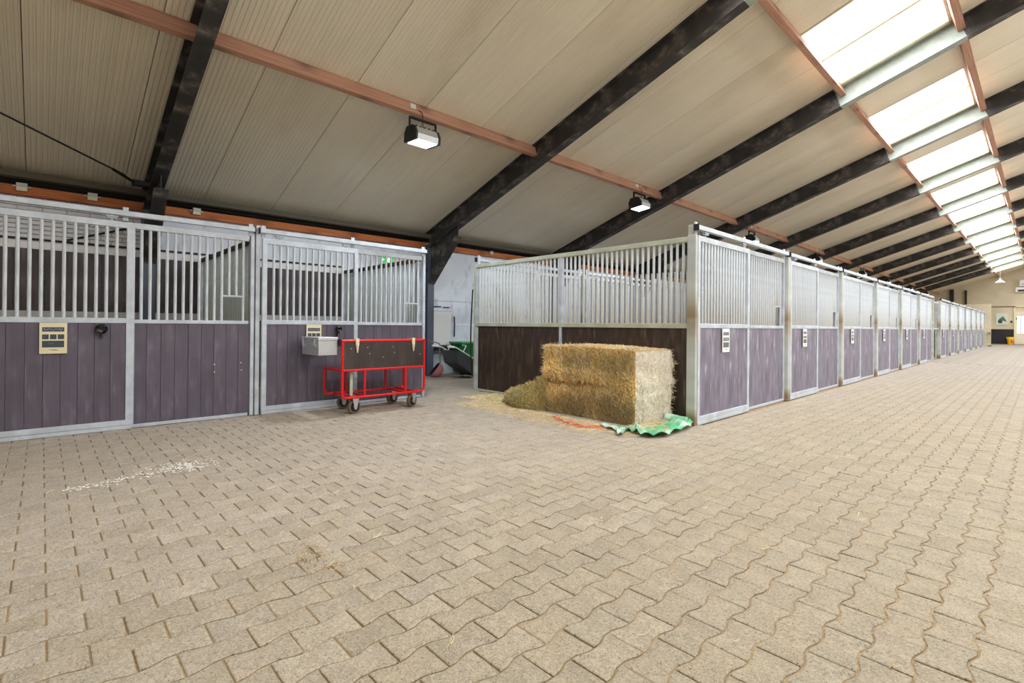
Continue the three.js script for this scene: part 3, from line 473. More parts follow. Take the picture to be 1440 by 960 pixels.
// ---------------------------------------------------------------- trolley with chest
{
  const fx = -5.89, bxk = -6.42, la = 2.69, lb = 3.87, o = thing('trolley', 'red tube trolley with dark brown board sides on four castors', 'trolley');
  const P = (x, y, l) => [x, y, -l], R = 0.0175, board = M({ map: boardTex([58, 48, 46], [96, 88, 84], 151, 0.7), roughness: 0.5 });
  for (const x of [fx, bxk]) {
    const yt = x === fx ? 0.925 : 0.56;
    part('side_frame', merge([bentTube(R, [P(x, yt, la), P(x, 0.21, la), P(x, 0.21, lb), P(x, yt, lb)], 0.06, 10), ...(x === fx ? [rod(R, P(x, 0.915, la - 0.012), P(x, 0.915, lb + 0.012), 10)] : []), rod(R * 0.95, P(x, 0.55, la), P(x, 0.55, lb), 10), rod(R * 0.9, P(x, 0.55, 2.985), P(x, 0.21, 2.985), 10), rod(R * 1.05, P(x, 0.55, 3.575), P(x, 0.21, 3.575), 10)]), red, o);
  }
  part('cross_tube', merge([la, lb].flatMap((l) => [rod(R * 0.95, P(fx, 0.55, l), P(bxk, 0.55, l), 10)]).concat([2.83, 3.0, 3.6, 3.74].map((l) => rod(R * 0.9, P(fx, 0.21, l), P(bxk, 0.21, l), 10)))), red, o);
  part('side_board', boxL(fx - 0.012, fx + 0.006, 0.562, 0.905, la + 0.012, lb - 0.012), board, o);
  part('base_board', boxL(bxk, fx - 0.015, 0.556, 0.57, la + 0.012, lb - 0.012), board, o);
  part('strut', boxL(fx - 0.1, fx - 0.085, 0.2, 0.57, 2.83, 2.87), galvDull, o);
  for (const l of [2.875, 3.685]) part('hook', merge([boxL(fx + 0.012, fx + 0.026, 0.86, 0.94, l - 0.024, l + 0.024, 0.006), boxL(fx - 0.02, fx + 0.026, 0.934, 0.944, l - 0.024, l + 0.024, 0.004), new THREE.CylinderGeometry(0.022, 0.008, 0.1, 8).translate(fx + 0.018, 0.815, -l)].map(uvMetres)), cream, o);
  [[3.02, 0.83], [3.05, 0.75], [3.38, 0.83], [3.40, 0.755], [2.8, 0.82], [3.24, 0.7], [3.8, 0.72]].forEach(([l, y]) => part('screw', new THREE.SphereGeometry(0.006, 8, 6).translate(fx + 0.008, y, -l), white, o));
  const tyre = M({ map: tex(64, 64, (u, v) => { const k = 0.8 + 0.3 * fbm(u, v, 8, 8, 161); return [0.45 * k, 0.39 * k, 0.33 * k]; }), roughness: 0.85 });
  for (const [x, l, sw] of [[-5.93, 2.865, 0.1], [-6.37, 2.93, -0.25], [-5.93, 3.70, 0.35], [-6.33, 3.63, 0.2]]) {
    const cheek = (z) => { const q = new THREE.Shape(); q.moveTo(-0.042, 0.105); q.lineTo(0.042, 0.105); q.lineTo(0.02, -0.012); q.absarc(0, -0.012, 0.02, 0, -Math.PI, true); q.lineTo(-0.042, 0.105); const e = new THREE.ExtrudeGeometry(q, { depth: 0.007, bevelEnabled: false }); e.rotateY(R90); e.translate(z, 0, 0); return uvMetres(e); };
    const w = part('castor', merge([cheek(-0.044), cheek(0.037), box(-0.045, 0.045, 0.098, 0.108, -0.04, 0.04, 0.003), rod(0.01, [-0.05, 0, 0], [0.05, 0, 0])]), alu, o);
    w.position.set(x, 0.088, -l); w.rotation.y = sw;
    const t = new THREE.LatheGeometry([[0.062, -0.022], [0.08, -0.024], [0.087, -0.014], [0.088, 0], [0.087, 0.014], [0.08, 0.024], [0.062, 0.022]].map((q) => new THREE.Vector2(...q)), 28).rotateZ(R90);
    part('tyre', t, tyre, w); part('hub', new THREE.CylinderGeometry(0.064, 0.064, 0.034, 24).rotateZ(R90), rubber, w); part('hub_cap', new THREE.CylinderGeometry(0.022, 0.022, 0.046, 16).rotateZ(R90), alu, w);
  }
  // aluminium chest fixed to the trolley's near end
  const plate = tex(256, 256, (u, v) => { const n = 12, a = (u * n) % 1, b = (v * n) % 1, alt = (Math.floor(u * n) + Math.floor(v * n)) % 2; const p = alt ? a + b - 1 : a - b, q = alt ? a - b : a + b - 1, k = Math.exp(-Math.pow(p / 0.13, 2) - Math.pow(q / 0.5, 4)); return [k, k, k]; }, false, 5, 5);
  const chequer = M({ color: rgb(206, 209, 214), metalness: 0.6, roughness: 0.38, bumpMap: plate, bumpScale: 0.004 });
  const c = thing('tool_chest', 'aluminium chequer plate chest hung on the left end of the red trolley', 'chest', -6.21, 0.74, 2.535);
  part('body', box(-0.26, 0.26, 0, 0.185, -0.12, 0.12, 0.008), chequer, c); part('lid', box(-0.268, 0.268, 0.178, 0.222, -0.125, 0.128, 0.01), chequer, c);
  for (const x of [-0.2, 0.17]) part('latch', merge([box(x - 0.016, x + 0.016, 0.13, 0.2, 0.126, 0.138, 0.004), box(x - 0.022, x + 0.022, 0.1, 0.135, 0.12, 0.13, 0.004)]), galv, c);
  part('bracket', merge([box(0.14, 0.31, 0.11, 0.2, -0.142, -0.12, 0.003)]), blackPlain, c);
}

// ---------------------------------------------------------------- hay
function hayTex(bg, cols, n, l0, l1, w0, w1, up, sd) {     // strokes of straw, uv in metres
  const S = 1024, c = document.createElement('canvas'); c.width = c.height = S; const x = c.getContext('2d'); x.fillStyle = bg; x.fillRect(0, 0, S, S);
  let k = sd; const q = () => { k = (k * 16807) % 2147483647; return k / 2147483647; };
  x.lineCap = 'round';
  for (let i = 0; i < n; i++) { const px = q() * S, py = q() * S, a = up ? Math.PI / 2 + (q() + q() - 1) * up : q() * Math.PI, l = l0 + q() * (l1 - l0), dx = Math.cos(a) * l, dy = Math.sin(a) * l, bx = (q() - 0.5) * l * 0.4; x.strokeStyle = cols[Math.floor(q() * cols.length)]; x.lineWidth = w0 + q() * (w1 - w0); for (const ox of [0, -S, S]) { if (px + ox < -80 || px + ox > S + 80) continue; x.beginPath(); x.moveTo(px + ox - dx / 2, py - dy / 2); x.quadraticCurveTo(px + ox + bx, py, px + ox + dx / 2, py + dy / 2); x.stroke(); } }
  const t = new THREE.CanvasTexture(c); t.wrapS = t.wrapT = THREE.RepeatWrapping; t.colorSpace = THREE.SRGBColorSpace; t.repeat.set(1, 1); return t;
}
const bladeGeo = (() => { // thin three-sided straw with a slight bend, length 1 along x
  const pos = [], nor = [], uv = [], n = 2, pt = (i, k) => { const t = i / n, a = (k * 2 * Math.PI) / 3; return [t - 0.5, Math.cos(a) + 18 * (t - 0.5) * (t - 0.5), Math.sin(a)]; };
  for (let i = 0; i < n; i++) for (let k = 0; k < 3; k++) { const a = pt(i, k), b = pt(i + 1, k), c = pt(i + 1, (k + 1) % 3), d = pt(i, (k + 1) % 3), am = ((k + 0.5) * 2 * Math.PI) / 3, nn = [0, Math.cos(am), Math.sin(am)]; for (const p of [a, c, b, a, d, c]) { pos.push(...p); nor.push(...nn); uv.push(p[0], 0); } }
  return geoFrom(pos, nor, uv);
})();
const straw = M({ color: 0xffffff, roughness: 0.8 });
const pal = { gold: [[0.9, 0.68, 0.28], [0.82, 0.58, 0.2], [0.95, 0.78, 0.44], [0.6, 0.40, 0.15], [0.97, 0.86, 0.58], [0.42, 0.26, 0.08]], pale: [[0.94, 0.89, 0.78], [0.9, 0.83, 0.68], [0.95, 0.92, 0.85], [0.62, 0.52, 0.36], [0.92, 0.87, 0.75]], green: [[0.82, 0.68, 0.28], [0.68, 0.54, 0.2], [0.92, 0.8, 0.42], [0.48, 0.36, 0.11], [0.95, 0.86, 0.52]], tan: [[0.8, 0.66, 0.4], [0.7, 0.55, 0.3], [0.88, 0.77, 0.53], [0.6, 0.45, 0.22]] };
function blades(name, list, parent, kind = 'stuff') {        // list of {p, dir, nrm, len, r, c}
  const m = new THREE.InstancedMesh(bladeGeo, straw, list.length), mt = new THREE.Matrix4(), X = new THREE.Vector3(), Y = new THREE.Vector3(), Z = new THREE.Vector3(), col = new THREE.Color();
  list.forEach((b, i) => { X.set(...b.dir).normalize(); Z.set(...b.nrm).cross(X).normalize().negate(); Y.copy(Z).cross(X).normalize(); mt.makeBasis(X.clone().multiplyScalar(b.len), Y.clone().multiplyScalar(b.r), Z.clone().multiplyScalar(b.r)); mt.setPosition(...b.p); m.setMatrixAt(i, mt); col.setRGB(...b.c); m.setColorAt(i, col); });
  m.name = name; m.castShadow = m.receiveShadow = true; m.userData.kind = kind; (parent || scene).add(m); return m;
}
const pick = (a, d = 0.12) => { const c = a[Math.floor(rnd() * a.length)], k = 1 + rr(-d, d); return c.map((q) => q * k); };
{
  const xr = -3.14, xl = -4.5, l0 = 4.86, l1 = 5.42, hB = 0.865, cx = (xl + xr) / 2, cl = (l0 + l1) / 2;
  const shape = (x, y, l) => {                              // displaces a point of the plain block
    const ux = (x - cx) / ((xr - xl) / 2), uy = (y - hB / 2) / (hB / 2), ul = (l - cl) / ((l1 - l0) / 2), n = noise3(x * 6, y * 6, l * 6, 41) - 0.5, n2 = noise3(x * 17, y * 17, l * 17, 47) - 0.5;
    let d = 0.055 * n + 0.035 * n2, X = x + d * ux, Y = y + (y > 0.02 ? d * 0.6 * Math.max(0, uy) : 0), L = l + d * ul * 1.1;
    const left = clamp((-3.45 - x) / 0.5), fr = clamp(-ul);
    L += fr * left * (0.13 * Math.exp(-Math.pow((y - 0.41) / 0.045, 2)) - 0.045 * Math.exp(-Math.pow((y - 0.53) / 0.09, 2)) + 0.02 * clamp((0.4 - y) / 0.15));
    X += -0.12 * clamp((0.42 - y) / 0.06) * clamp((-ux - 0.2) / 0.8);
    X += (L - l0) * 0.24 * clamp((x + 3.9) / 0.6);
    Y += -0.035 * (ux * ux) * clamp(y / hB) * 0.5; return [X, Math.max(0.001, Y), L];
  };
  const grid = (fn, nu, nv, s) => { const pos = [], uv = [], col = [], idx = []; for (let j = 0; j <= nv; j++) for (let i = 0; i <= nu; i++) { const q = fn(i / nu, j / nv), [X, Y, L] = shape(...q); pos.push(X, Y, -L); uv.push(X + L, Y + L * 0.3); } for (let j = 0; j < nv; j++) for (let i = 0; i < nu; i++) { const a = j * (nu + 1) + i, b = a + 1, c = a + nu + 1, d = c + 1; idx.push(a, b, d, a, d, c); } const g = new THREE.BufferGeometry(); g.setAttribute('position', new THREE.Float32BufferAttribute(pos, 3)); g.setAttribute('uv', new THREE.Float32BufferAttribute(uv, 2)); g.setIndex(idx); g.computeVertexNormals(); return plain(g); };
  const lerp = (a, b, t) => a + (b - a) * t;
  const faces = { front: (u, v) => [lerp(xl, xr, u), lerp(0, hB, v), l0], end: (u, v) => [xr, lerp(0, hB, v), lerp(l0, l1, u)], top: (u, v) => [lerp(xl, xr, u), hB, lerp(l0, l1, v)], back: (u, v) => [lerp(xr, xl, u), lerp(0, hB, v), l1], left: (u, v) => [xl, lerp(0, hB, v), lerp(l1, l0, u)] };
  const bale = thing('hay_bale', 'large square hay bale standing against the brown partition', 'hay bale');
  const gold = M({ map: hayTex('#cfa056', ['#fbdc98', '#f0c878', '#dcae5c', '#ffecc0', '#a87a38', '#eec06a', '#f8d68c', '#85592a', '#f2cc80'], 9000, 24, 90, 1.2, 3.4, 1.1, 17), roughness: 0.9 }), paleM = M({ map: hayTex('#f0e8da', ['#fffaf4', '#f8f0e4', '#ecdfc6', '#fff8ee', '#c6ad8a', '#f6ecda', '#a08260', '#fcf6ec', '#f4e9d4'], 7000, 12, 52, 1.2, 3.2, 1.3, 29), roughness: 0.9 });
  part('bale_body', merge([grid(faces.front, 60, 40), grid(faces.top, 60, 24), grid(faces.back, 20, 12), grid(faces.left, 20, 24)]), gold, bale);
  const endM = part('cut_end', grid(faces.end, 30, 40), paleM, bale); endM.userData.label = 'pale grey weathered cut end of the bale';
  const list = [], add = (f, nrm, N, palette, len0, len1, r0, r1, out, hang) => {
    for (let k = 0; k < N; k++) {
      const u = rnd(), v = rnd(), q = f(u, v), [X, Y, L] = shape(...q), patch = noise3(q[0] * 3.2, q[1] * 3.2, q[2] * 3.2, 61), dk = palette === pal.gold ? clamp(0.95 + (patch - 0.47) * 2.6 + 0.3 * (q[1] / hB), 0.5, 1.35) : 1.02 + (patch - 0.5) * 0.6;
      const t1 = nrm[0] ? [0, 1, 0] : [1, 0, 0], t2 = nrm[1] ? [0, 0, 1] : nrm[0] ? [0, 0, 1] : [0, 1, 0], a = hang ? rr(0.2, Math.PI - 0.2) : rr(0, Math.PI), o = rr(-0.15, out);
      const dir = [0, 1, 2].map((i) => t1[i] * Math.cos(a) + t2[i] * Math.sin(a) + nrm[i] * o), off = rr(0, 0.014), len = rr(len0, len1);
      list.push({ p: [X + nrm[0] * off, Math.max(0.008, Y + nrm[1] * off), -L + nrm[2] * off], dir, nrm: [nrm[0] + rr(-.5, .5), nrm[1] + rr(-.5, .5), nrm[2] + rr(-.5, .5)], len, r: rr(r0, r1), c: pick(palette).map((c) => c * dk) });
    }
  };
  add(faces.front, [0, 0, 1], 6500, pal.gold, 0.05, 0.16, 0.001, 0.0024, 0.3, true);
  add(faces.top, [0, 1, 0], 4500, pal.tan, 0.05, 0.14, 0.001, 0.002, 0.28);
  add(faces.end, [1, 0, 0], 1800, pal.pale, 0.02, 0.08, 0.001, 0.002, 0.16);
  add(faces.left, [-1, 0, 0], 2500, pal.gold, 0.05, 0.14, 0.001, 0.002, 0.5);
  for (let k = 0; k < 240; k++) { const e = k % 3, t = rnd(), q = e === 0 ? [lerp(xl, xr, t), hB, l0] : e === 1 ? [xr, lerp(0.05, hB, t), l1] : [xl, lerp(0.5, hB, t), l0], [X, Y, L] = shape(...q); list.push({ p: [X, Y, -L], dir: [e === 1 ? 1 : e === 2 ? -1 : rr(-1, 1), rr(-0.4, 0.7), rr(-0.2, 1)], nrm: [rr(-1, 1), rr(-1, 1), rr(-1, 1)], len: rr(0.05, 0.15), r: rr(0.001, 0.002), c: pick(pal.tan) }); }
  blades('straw', list, bale);
  // loosened slab and heap on the left
  const heap = thing('hay_heap', 'loose hay slab slumped at the left end of the bale', 'hay');
  const prof = [[-5.36, 0.03], [-5.3, 0.13], [-5.15, 0.19], [-4.95, 0.235], [-4.8, 0.29], [-4.68, 0.36], [-4.62, 0.42], [-4.56, 0.45], [-4.5, 0.45]];
  const hAt = (x) => { for (let i = 1; i < prof.length; i++) if (x <= prof[i][0]) { const t = (x - prof[i - 1][0]) / (prof[i][0] - prof[i - 1][0]); return lerp(prof[i - 1][1], prof[i][1], sm(clamp(t))); } return 0.44; };
  const ring = (u, v) => {                                   // v: 0 front foot, 0.5 top front, 1 back foot
    const x = lerp(-5.36, -4.5, u), h = hAt(x), lf = lerp(4.9, 4.68, clamp((x + 5.36) / 0.45)) + 0.2 * clamp((x + 4.8) / 0.3), lbk = 5.38;
    const a = [[lf + 0.03, 0], [lf, h * 0.45], [lf + 0.02, h * 0.9], [lf + 0.1, h], [(lf + lbk) / 2, h * 1.04], [lbk - 0.05, h * 0.9], [lbk, 0]], t = v * (a.length - 1), i = Math.min(a.length - 2, Math.floor(t)), f = t - i, n = noise3(x * 9, v * 9, 3, 83) - 0.5, m = noise3(x * 24, v * 30, 9, 89) - 0.5;
    return [x, Math.max(0.001, lerp(a[i][1], a[i + 1][1], f) * (1 + 0.22 * n) + 0.03 * m * (v > 0.02 && v < 0.98)), lerp(a[i][0], a[i + 1][0], f) + 0.06 * n + 0.03 * m];
  };
  { const nu = 46, nv = 40, pos = [], uv = [], idx = []; for (let j = 0; j <= nv; j++) for (let i = 0; i <= nu; i++) { const [x, y, l] = ring(i / nu, j / nv); pos.push(x, y, -l); uv.push(x, y + l); } for (let j = 0; j < nv; j++) for (let i = 0; i < nu; i++) { const a = j * (nu + 1) + i, b = a + 1, c = a + nu + 1, d = c + 1; idx.push(a, b, d, a, d, c); } const g = new THREE.BufferGeometry(); g.setAttribute('position', new THREE.Float32BufferAttribute(pos, 3)); g.setAttribute('uv', new THREE.Float32BufferAttribute(uv, 2)); g.setIndex(idx); g.computeVertexNormals(); part('heap_body', plain(g), M({ map: hayTex('#c8a850', ['#fbe29a', '#eccc74', '#d8b65a', '#fff0bc', '#9c7c34', '#e8c668', '#f6da88', '#7c6226'], 9000, 24, 90, 1.2, 3.4, 0, 43), roughness: 0.9, side: THREE.DoubleSide }), heap); }
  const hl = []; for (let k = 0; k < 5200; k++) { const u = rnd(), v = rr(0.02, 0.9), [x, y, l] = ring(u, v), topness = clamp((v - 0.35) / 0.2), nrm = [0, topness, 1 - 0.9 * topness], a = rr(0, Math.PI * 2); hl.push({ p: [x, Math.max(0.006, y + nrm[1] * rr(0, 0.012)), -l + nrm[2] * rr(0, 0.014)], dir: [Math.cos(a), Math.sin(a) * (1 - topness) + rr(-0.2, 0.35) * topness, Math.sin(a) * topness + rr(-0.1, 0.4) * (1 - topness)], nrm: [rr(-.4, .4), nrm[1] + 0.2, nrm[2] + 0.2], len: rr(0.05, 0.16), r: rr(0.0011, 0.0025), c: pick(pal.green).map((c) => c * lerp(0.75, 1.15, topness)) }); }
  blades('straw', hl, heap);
  // scatter on the paving round the bale, and stray stalks further off
  const sc = [], lay = (x, l, c, len) => { const a = rr(0, Math.PI * 2); sc.push({ p: [x, rr(0.002, 0.008), -l], dir: [Math.cos(a), rr(-0.05, 0.12), Math.sin(a)], nrm: [0, 1, 0], len, r: rr(0.0009, 0.0017), c }); };
  for (let k = 0; k < 4200; k++) { const x = rr(-5.8, -2.85), e = Math.pow(rnd(), 2.2); lay(x, 4.78 - 0.34 * clamp((x + 5.9) / 1.2) * 0.3 - 0.5 * e * (x > -3.2 ? 0.6 : 1), pick(pal.tan), rr(0.03, 0.11)); }
  for (let k = 0; k < 900; k++) lay(rr(-6.2, -5.25), rr(4.75, 5.45), pick(pal.green).map((c) => c * 1.25), rr(0.03, 0.1));
  for (let k = 0; k < 700; k++) { lay(rr(-3.08, -2.7), rr(4.6, 5.3), pick(pal.tan), rr(0.03, 0.09)); sc[sc.length - 1].p[1] += rr(0.02, 0.05); }
  for (let k = 0; k < 420; k++) lay(rr(-6.3, 1.2), rr(0.6, 5.2), pick(pal.tan), rr(0.02, 0.07));
  for (let k = 0; k < 150; k++) lay(-2.36 + rr(-0.13, 0.13) * (1 + rnd()), 0.95 + rr(-0.05, 0.05) * (1 + rnd()), pick(pal.gold, 0.1).map((c) => c * 0.62), rr(0.008, 0.03));
  { const m = blades('scattered_hay', sc, null); tag(m, 'loose hay stalks scattered over the paving round the bale', 'hay'); m.userData.kind = 'stuff'; }
  // red baling twine
  const tw = []; for (let k = 0; k < 4; k++) { const pts = []; for (let i = 0; i <= 12; i++) { const t = i / 12, x = lerp(-4.12, -3.16, t), l = 4.56 - 0.2 * Math.sin(t * 2.6) + 0.34 * Math.max(0, t - 0.72) * 2; pts.push([x, 0.012 + 0.006 * k * (i % 2), -(l + 0.03 * Math.sin(i * 1.7 + k * 1.9) + 0.014 * k)]); } tw.push(tube(0.004, pts, 60, 6)); }
  single('baling_twine', merge(tw), M({ color: rgb(246, 120, 92), roughness: 0.6 }), 'orange-red baling twine lying in front of the hay bale', 'twine');
  // white flakes spilled on the paving
  const fl = [], fg = new THREE.IcosahedronGeometry(1, 0), cen = [[-4.476, 0.05], [-4.43, 0.19], [-4.46, 0.3], [-4.55, 0.55], [-4.62, 0.72], [-4.6, 0.86], [-4.57, 0.95]];
  for (let k = 0; k < 460; k++) { const t = Math.pow(rnd(), 0.62) * (cen.length - 1), i = Math.min(cen.length - 2, Math.floor(t)), f = t - i, q = rnd() + rnd() - 1; const g = fg.clone(); const s = rr(0.003, 0.010); g.scale(s * rr(0.6, 1.5), s * 0.35, s); g.rotateY(rr(0, 6)); g.translate(lerp(cen[i][0], cen[i + 1][0], f) + q * (0.07 + 0.03 * t), 0.004, -(lerp(cen[i][1], cen[i + 1][1], f) + (rnd() + rnd() - 1) * 0.16)); fl.push(g); }
  const fm = single('white_flakes', merge(fl), M({ color: rgb(240, 236, 228), roughness: 0.7 }), 'white flakes spilled on the paving in front of the left-hand door', 'spill'); fm.userData.kind = 'stuff';
}
{ // crumpled green sheet under the bale's corner
  const out = [[-3.38, 4.52], [-3.2, 4.47], [-3.11, 4.44], [-2.99, 4.30], [-2.93, 4.26], [-2.97, 4.38], [-3.02, 4.55], [-2.92, 4.50], [-2.84, 4.45], [-2.73, 4.45], [-2.64, 4.54], [-2.62, 4.68], [-2.63, 4.82], [-2.64, 5.0], [-2.66, 5.2], [-2.7, 5.36]];
  const inn = [[-3.4, 4.64], [-3.3, 4.66], [-3.22, 4.68], [-3.15, 4.70], [-3.12, 4.72], [-3.11, 4.75], [-3.1, 4.79], [-3.08, 4.83], [-3.06, 4.88], [-3.04, 4.94], [-3.02, 5.0], [-3.0, 5.06], [-2.98, 5.12], [-2.96, 5.2], [-2.94, 5.3], [-2.92, 5.4]];
  const at = (a, t) => { const x = t * (a.length - 1), i = Math.min(a.length - 2, Math.floor(x)), f = x - i; return [a[i][0] + (a[i + 1][0] - a[i][0]) * f, a[i][1] + (a[i + 1][1] - a[i][1]) * f]; };
  const nu = 90, nv = 22, pos = [], uv = [], idx = [], fold = (u, v) => { const w = Math.abs(Math.sin(u * 31 + 4 * noise3(u * 6, v * 4, 1, 3))) * 0.05 * (0.35 + noise3(u * 9, v * 7, 2, 5)), c = noise3(u * 34, v * 18, 4, 9) * 0.045, b = u > 0.78 ? 0.05 * Math.sin(v * 3.1) * clamp((u - 0.78) * 12) : 0, ridge = 0.055 * Math.exp(-Math.pow((u - 0.42 - 0.1 * v) / 0.025, 2)) * Math.sin(Math.min(1, v * 1.5) * 2.6); return 0.006 + (w + c) * Math.sin(Math.min(1, v * 5 + 0.15) * 1.57) * (0.55 + 0.45 * v) * 0.8 + b + Math.max(0, ridge); };
  for (let side = 0; side < 2; side++) for (let j = 0; j <= nv; j++) for (let i = 0; i <= nu; i++) { const u = i / nu, v = j / nv, a = at(inn, u), b = at(out, u); pos.push(a[0] + (b[0] - a[0]) * v, fold(u, v) - side * 0.0025, -(a[1] + (b[1] - a[1]) * v)); uv.push(a[0] + (b[0] - a[0]) * v, a[1] + (b[1] - a[1]) * v); }
  const B = (nu + 1) * (nv + 1); for (let j = 0; j < nv; j++) for (let i = 0; i < nu; i++) { const a = j * (nu + 1) + i, b = a + 1, c = a + nu + 1, d = c + 1; idx.push(a, d, b, a, c, d, B + a, B + b, B + d, B + a, B + d, B + c); }
  const g = new THREE.BufferGeometry(); g.setAttribute('position', new THREE.Float32BufferAttribute(pos, 3)); g.setAttribute('uv', new THREE.Float32BufferAttribute(uv, 2)); g.setIndex(idx); g.computeVertexNormals();
  const gm = M({ map: tex(256, 256, (u, v) => { const n = fbm(u, v, 5, 5, 191), p = clamp((n - 0.38) * 4); return [0.36 + 0.42 * p, 0.70 + 0.18 * p, 0.50 + 0.32 * p]; }, true, 1.2, 1.2), roughness: 0.35, side: THREE.DoubleSide });
  const o = thing('plastic_sheet', 'crumpled green plastic sheet under the right corner of the hay bale', 'sheet'); part('sheet', g, gm, o);
  // rolled back edge by the corner post
  const roll = []; { const n = 40, m = 18, p = [], q = [], id = []; for (let i = 0; i <= n; i++) for (let j = 0; j <= m; j++) { const t = i / n, a = (j / m) * 4.9 - 0.6, r = 0.055 * (1 - 0.25 * t) * (1 + 0.25 * (noise3(t * 9, j * 0.6, 3, 13) - 0.5)), x = -3.0 + 0.26 * t, l = 5.3 + 0.03 * t; p.push(x, 0.06 + r * Math.sin(a) + 0.012 * noise3(t * 8, 1, 1, 3), -(l + r * Math.cos(a))); q.push(x, a * 0.05); } for (let i = 0; i < n; i++) for (let j = 0; j < m; j++) { const a = i * (m + 1) + j, b = a + 1, c = a + m + 1, d = c + 1; id.push(a, b, d, a, d, c); } const k = new THREE.BufferGeometry(); k.setAttribute('position', new THREE.Float32BufferAttribute(p, 3)); k.setAttribute('uv', new THREE.Float32BufferAttribute(q, 2)); k.setIndex(id); k.computeVertexNormals(); part('rolled_edge', k, gm, o); }
}

// ---------------------------------------------------------------- lane by the white wall
{
  const b = thing('hatch_panel', 'white hatch panel low on the white lane wall', 'panel', XW, 0, 6.69, R90);
  part('leaf', box(-0.27, 0.27, 0.64, 1.43, 0, 0.025, 0.005), white, b); part('hinge_strip', box(-0.27, 0.27, 1.43, 1.45, 0, 0.03, 0.004), greyPlastic, b);
  single('hung_strap', tube(0.016, [[0, 0.47, 0], [0.012, 0.3, 0], [0.014, 0.16, 0.004], [0.004, 0, 0]], 16, 8), M({ color: rgb(26, 28, 52), roughness: 0.5 }), 'dark blue strap hanging on the white lane wall', 'strap', XW + 0.04, 0.85, 7.02);
  single('wall_hook_rail', merge([box(-0.12, 0.14, 0, 0.022, 0, 0.03, 0.005), box(0.2, 0.38, -0.012, 0.008, 0, 0.03, 0.005), rod(0.008, [-0.1, 0.01, 0.02], [-0.1, 0.03, 0.07])]), blackPlain, 'short black hook rail on the white lane wall above the hatch', 'hook rail', XW + 0.002, 1.53, 6.52, R90);
  // wheelbarrow, grips to the left, wheel at the lower right end
  const w = thing('wheelbarrow', 'dark wheelbarrow with pale sloping tube handles parked by the white lane wall', 'wheelbarrow', -8.45, 0, 6.0);
  const hx = 0.27, T = 0.015, tubeM = M({ color: rgb(226, 228, 228), roughness: 0.4 });
  for (const s of [-1, 1]) {
    part('handle', bentTube(T, [[s * hx, 0.685, 0.0], [s * hx, 0.665, -0.14], [s * hx, 0.36, -0.72], [s * hx * 0.97, 0.016, -0.75], [s * hx * 0.6, 0.016, -0.62]], 0.05, 8), tubeM, w);
    part('grip', rod(0.023, [s * hx, 0.69, 0.07], [s * hx, 0.675, -0.09], 10), white, w);
    part('brace', bentTube(0.011, [[s * hx, 0.57, -0.32], [s * hx, 0.70, -0.40], [s * hx - 0.14, 0.705, -0.40]], 0.03, 8), tubeM, w);
  }
  { const sd = new THREE.Shape([[0.16, 0.60], [0.74, 0.33], [0.80, 0.07], [0.66, 0.06], [0.22, 0.34]].map((p) => new THREE.Vector2(...p))), hole = new THREE.Path([[0.19, 0.61], [0.74, 0.36], [0.76, 0.11], [0.66, 0.09], [0.25, 0.36]].map((p) => new THREE.Vector2(...p)));
    const mk = (x0, d) => { const g = new THREE.ExtrudeGeometry(sd, { depth: d, bevelEnabled: false }); g.rotateY(R90); g.translate(x0, 0, 0); return uvMetres(g); };   // shape x runs away from the camera
    const flat = (p, q, wd) => { const l = Math.hypot(q[0] - p[0], q[1] - p[1]), g = box(-wd / 2, wd / 2, -0.006, 0.006, -l, 0); g.rotateX(Math.atan2(q[1] - p[1], q[0] - p[0])); g.translate(0, p[1], -p[0]); return g; };
    part('tray', merge([mk(-0.25, 0.012), mk(0.238, 0.012), flat([0.16, 0.60], [0.22, 0.34], 0.49), flat([0.22, 0.34], [0.66, 0.06], 0.49), flat([0.66, 0.06], [0.80, 0.07], 0.49), flat([0.80, 0.07], [0.74, 0.33], 0.49)]), M({ color: rgb(70, 72, 74), roughness: 0.6 }), w); }
  const wh = part('wheel', new THREE.TorusGeometry(0.12, 0.045, 10, 28).rotateY(R90).translate(0, 0.165, -0.98), rubber, w); part('rim', new THREE.CylinderGeometry(0.09, 0.09, 0.05, 20).rotateZ(R90).translate(0, 0.165, -0.98), greyPlastic, wh); part('axle_stay', merge([rod(0.012, [-0.24, 0.30, -0.73], [-0.04, 0.165, -0.98]), rod(0.012, [0.24, 0.30, -0.73], [0.04, 0.165, -0.98]), rod(0.012, [-0.06, 0.165, -0.98], [0.06, 0.165, -0.98])]), tubeM, w);
  const sh = thing('wall_shelf', 'brown ledge with black underside along the white lane wall behind the wheelbarrow', 'ledge', XW + 0.1, 0, 6.68);
  part('top', box(0, 0.16, 0.64, 0.67, -0.3, 0.34, 0.006), M({ color: rgb(112, 82, 74), roughness: 0.7 }), sh); part('skirt', box(0.1, 0.15, 0.55, 0.64, -0.3, 0.34, 0.006), rubber, sh);
  // green wheeled bin
  const g = thing('wheeled_bin', 'green wheeled bin behind the wheelbarrow in the lane', 'bin', -9.13, 0, 7.08);
  g.scale.set(0.78, 1, 0.78);
  const gm = M({ color: rgb(34, 116, 62), roughness: 0.5 });
  const bs = new THREE.CylinderGeometry(0.40, 0.32, 0.66, 4, 1); bs.rotateY(Math.PI / 4); bs.translate(0, 0.37, 0); part('body', plain(bs), gm, g);
  const lid = part('lid', box(-0.31, 0.31, 0.70, 0.745, -0.31, 0.33, 0.015), M({ color: rgb(66, 168, 96), roughness: 0.45 }), g); part('lid_lip', box(-0.29, 0.29, 0.675, 0.705, -0.29, 0.31, 0.01), gm, g);
  for (const s of [-1, 1]) part('wheel', new THREE.CylinderGeometry(0.09, 0.09, 0.05, 18).rotateZ(R90).translate(s * 0.26, 0.09, -0.2), rubber, g);
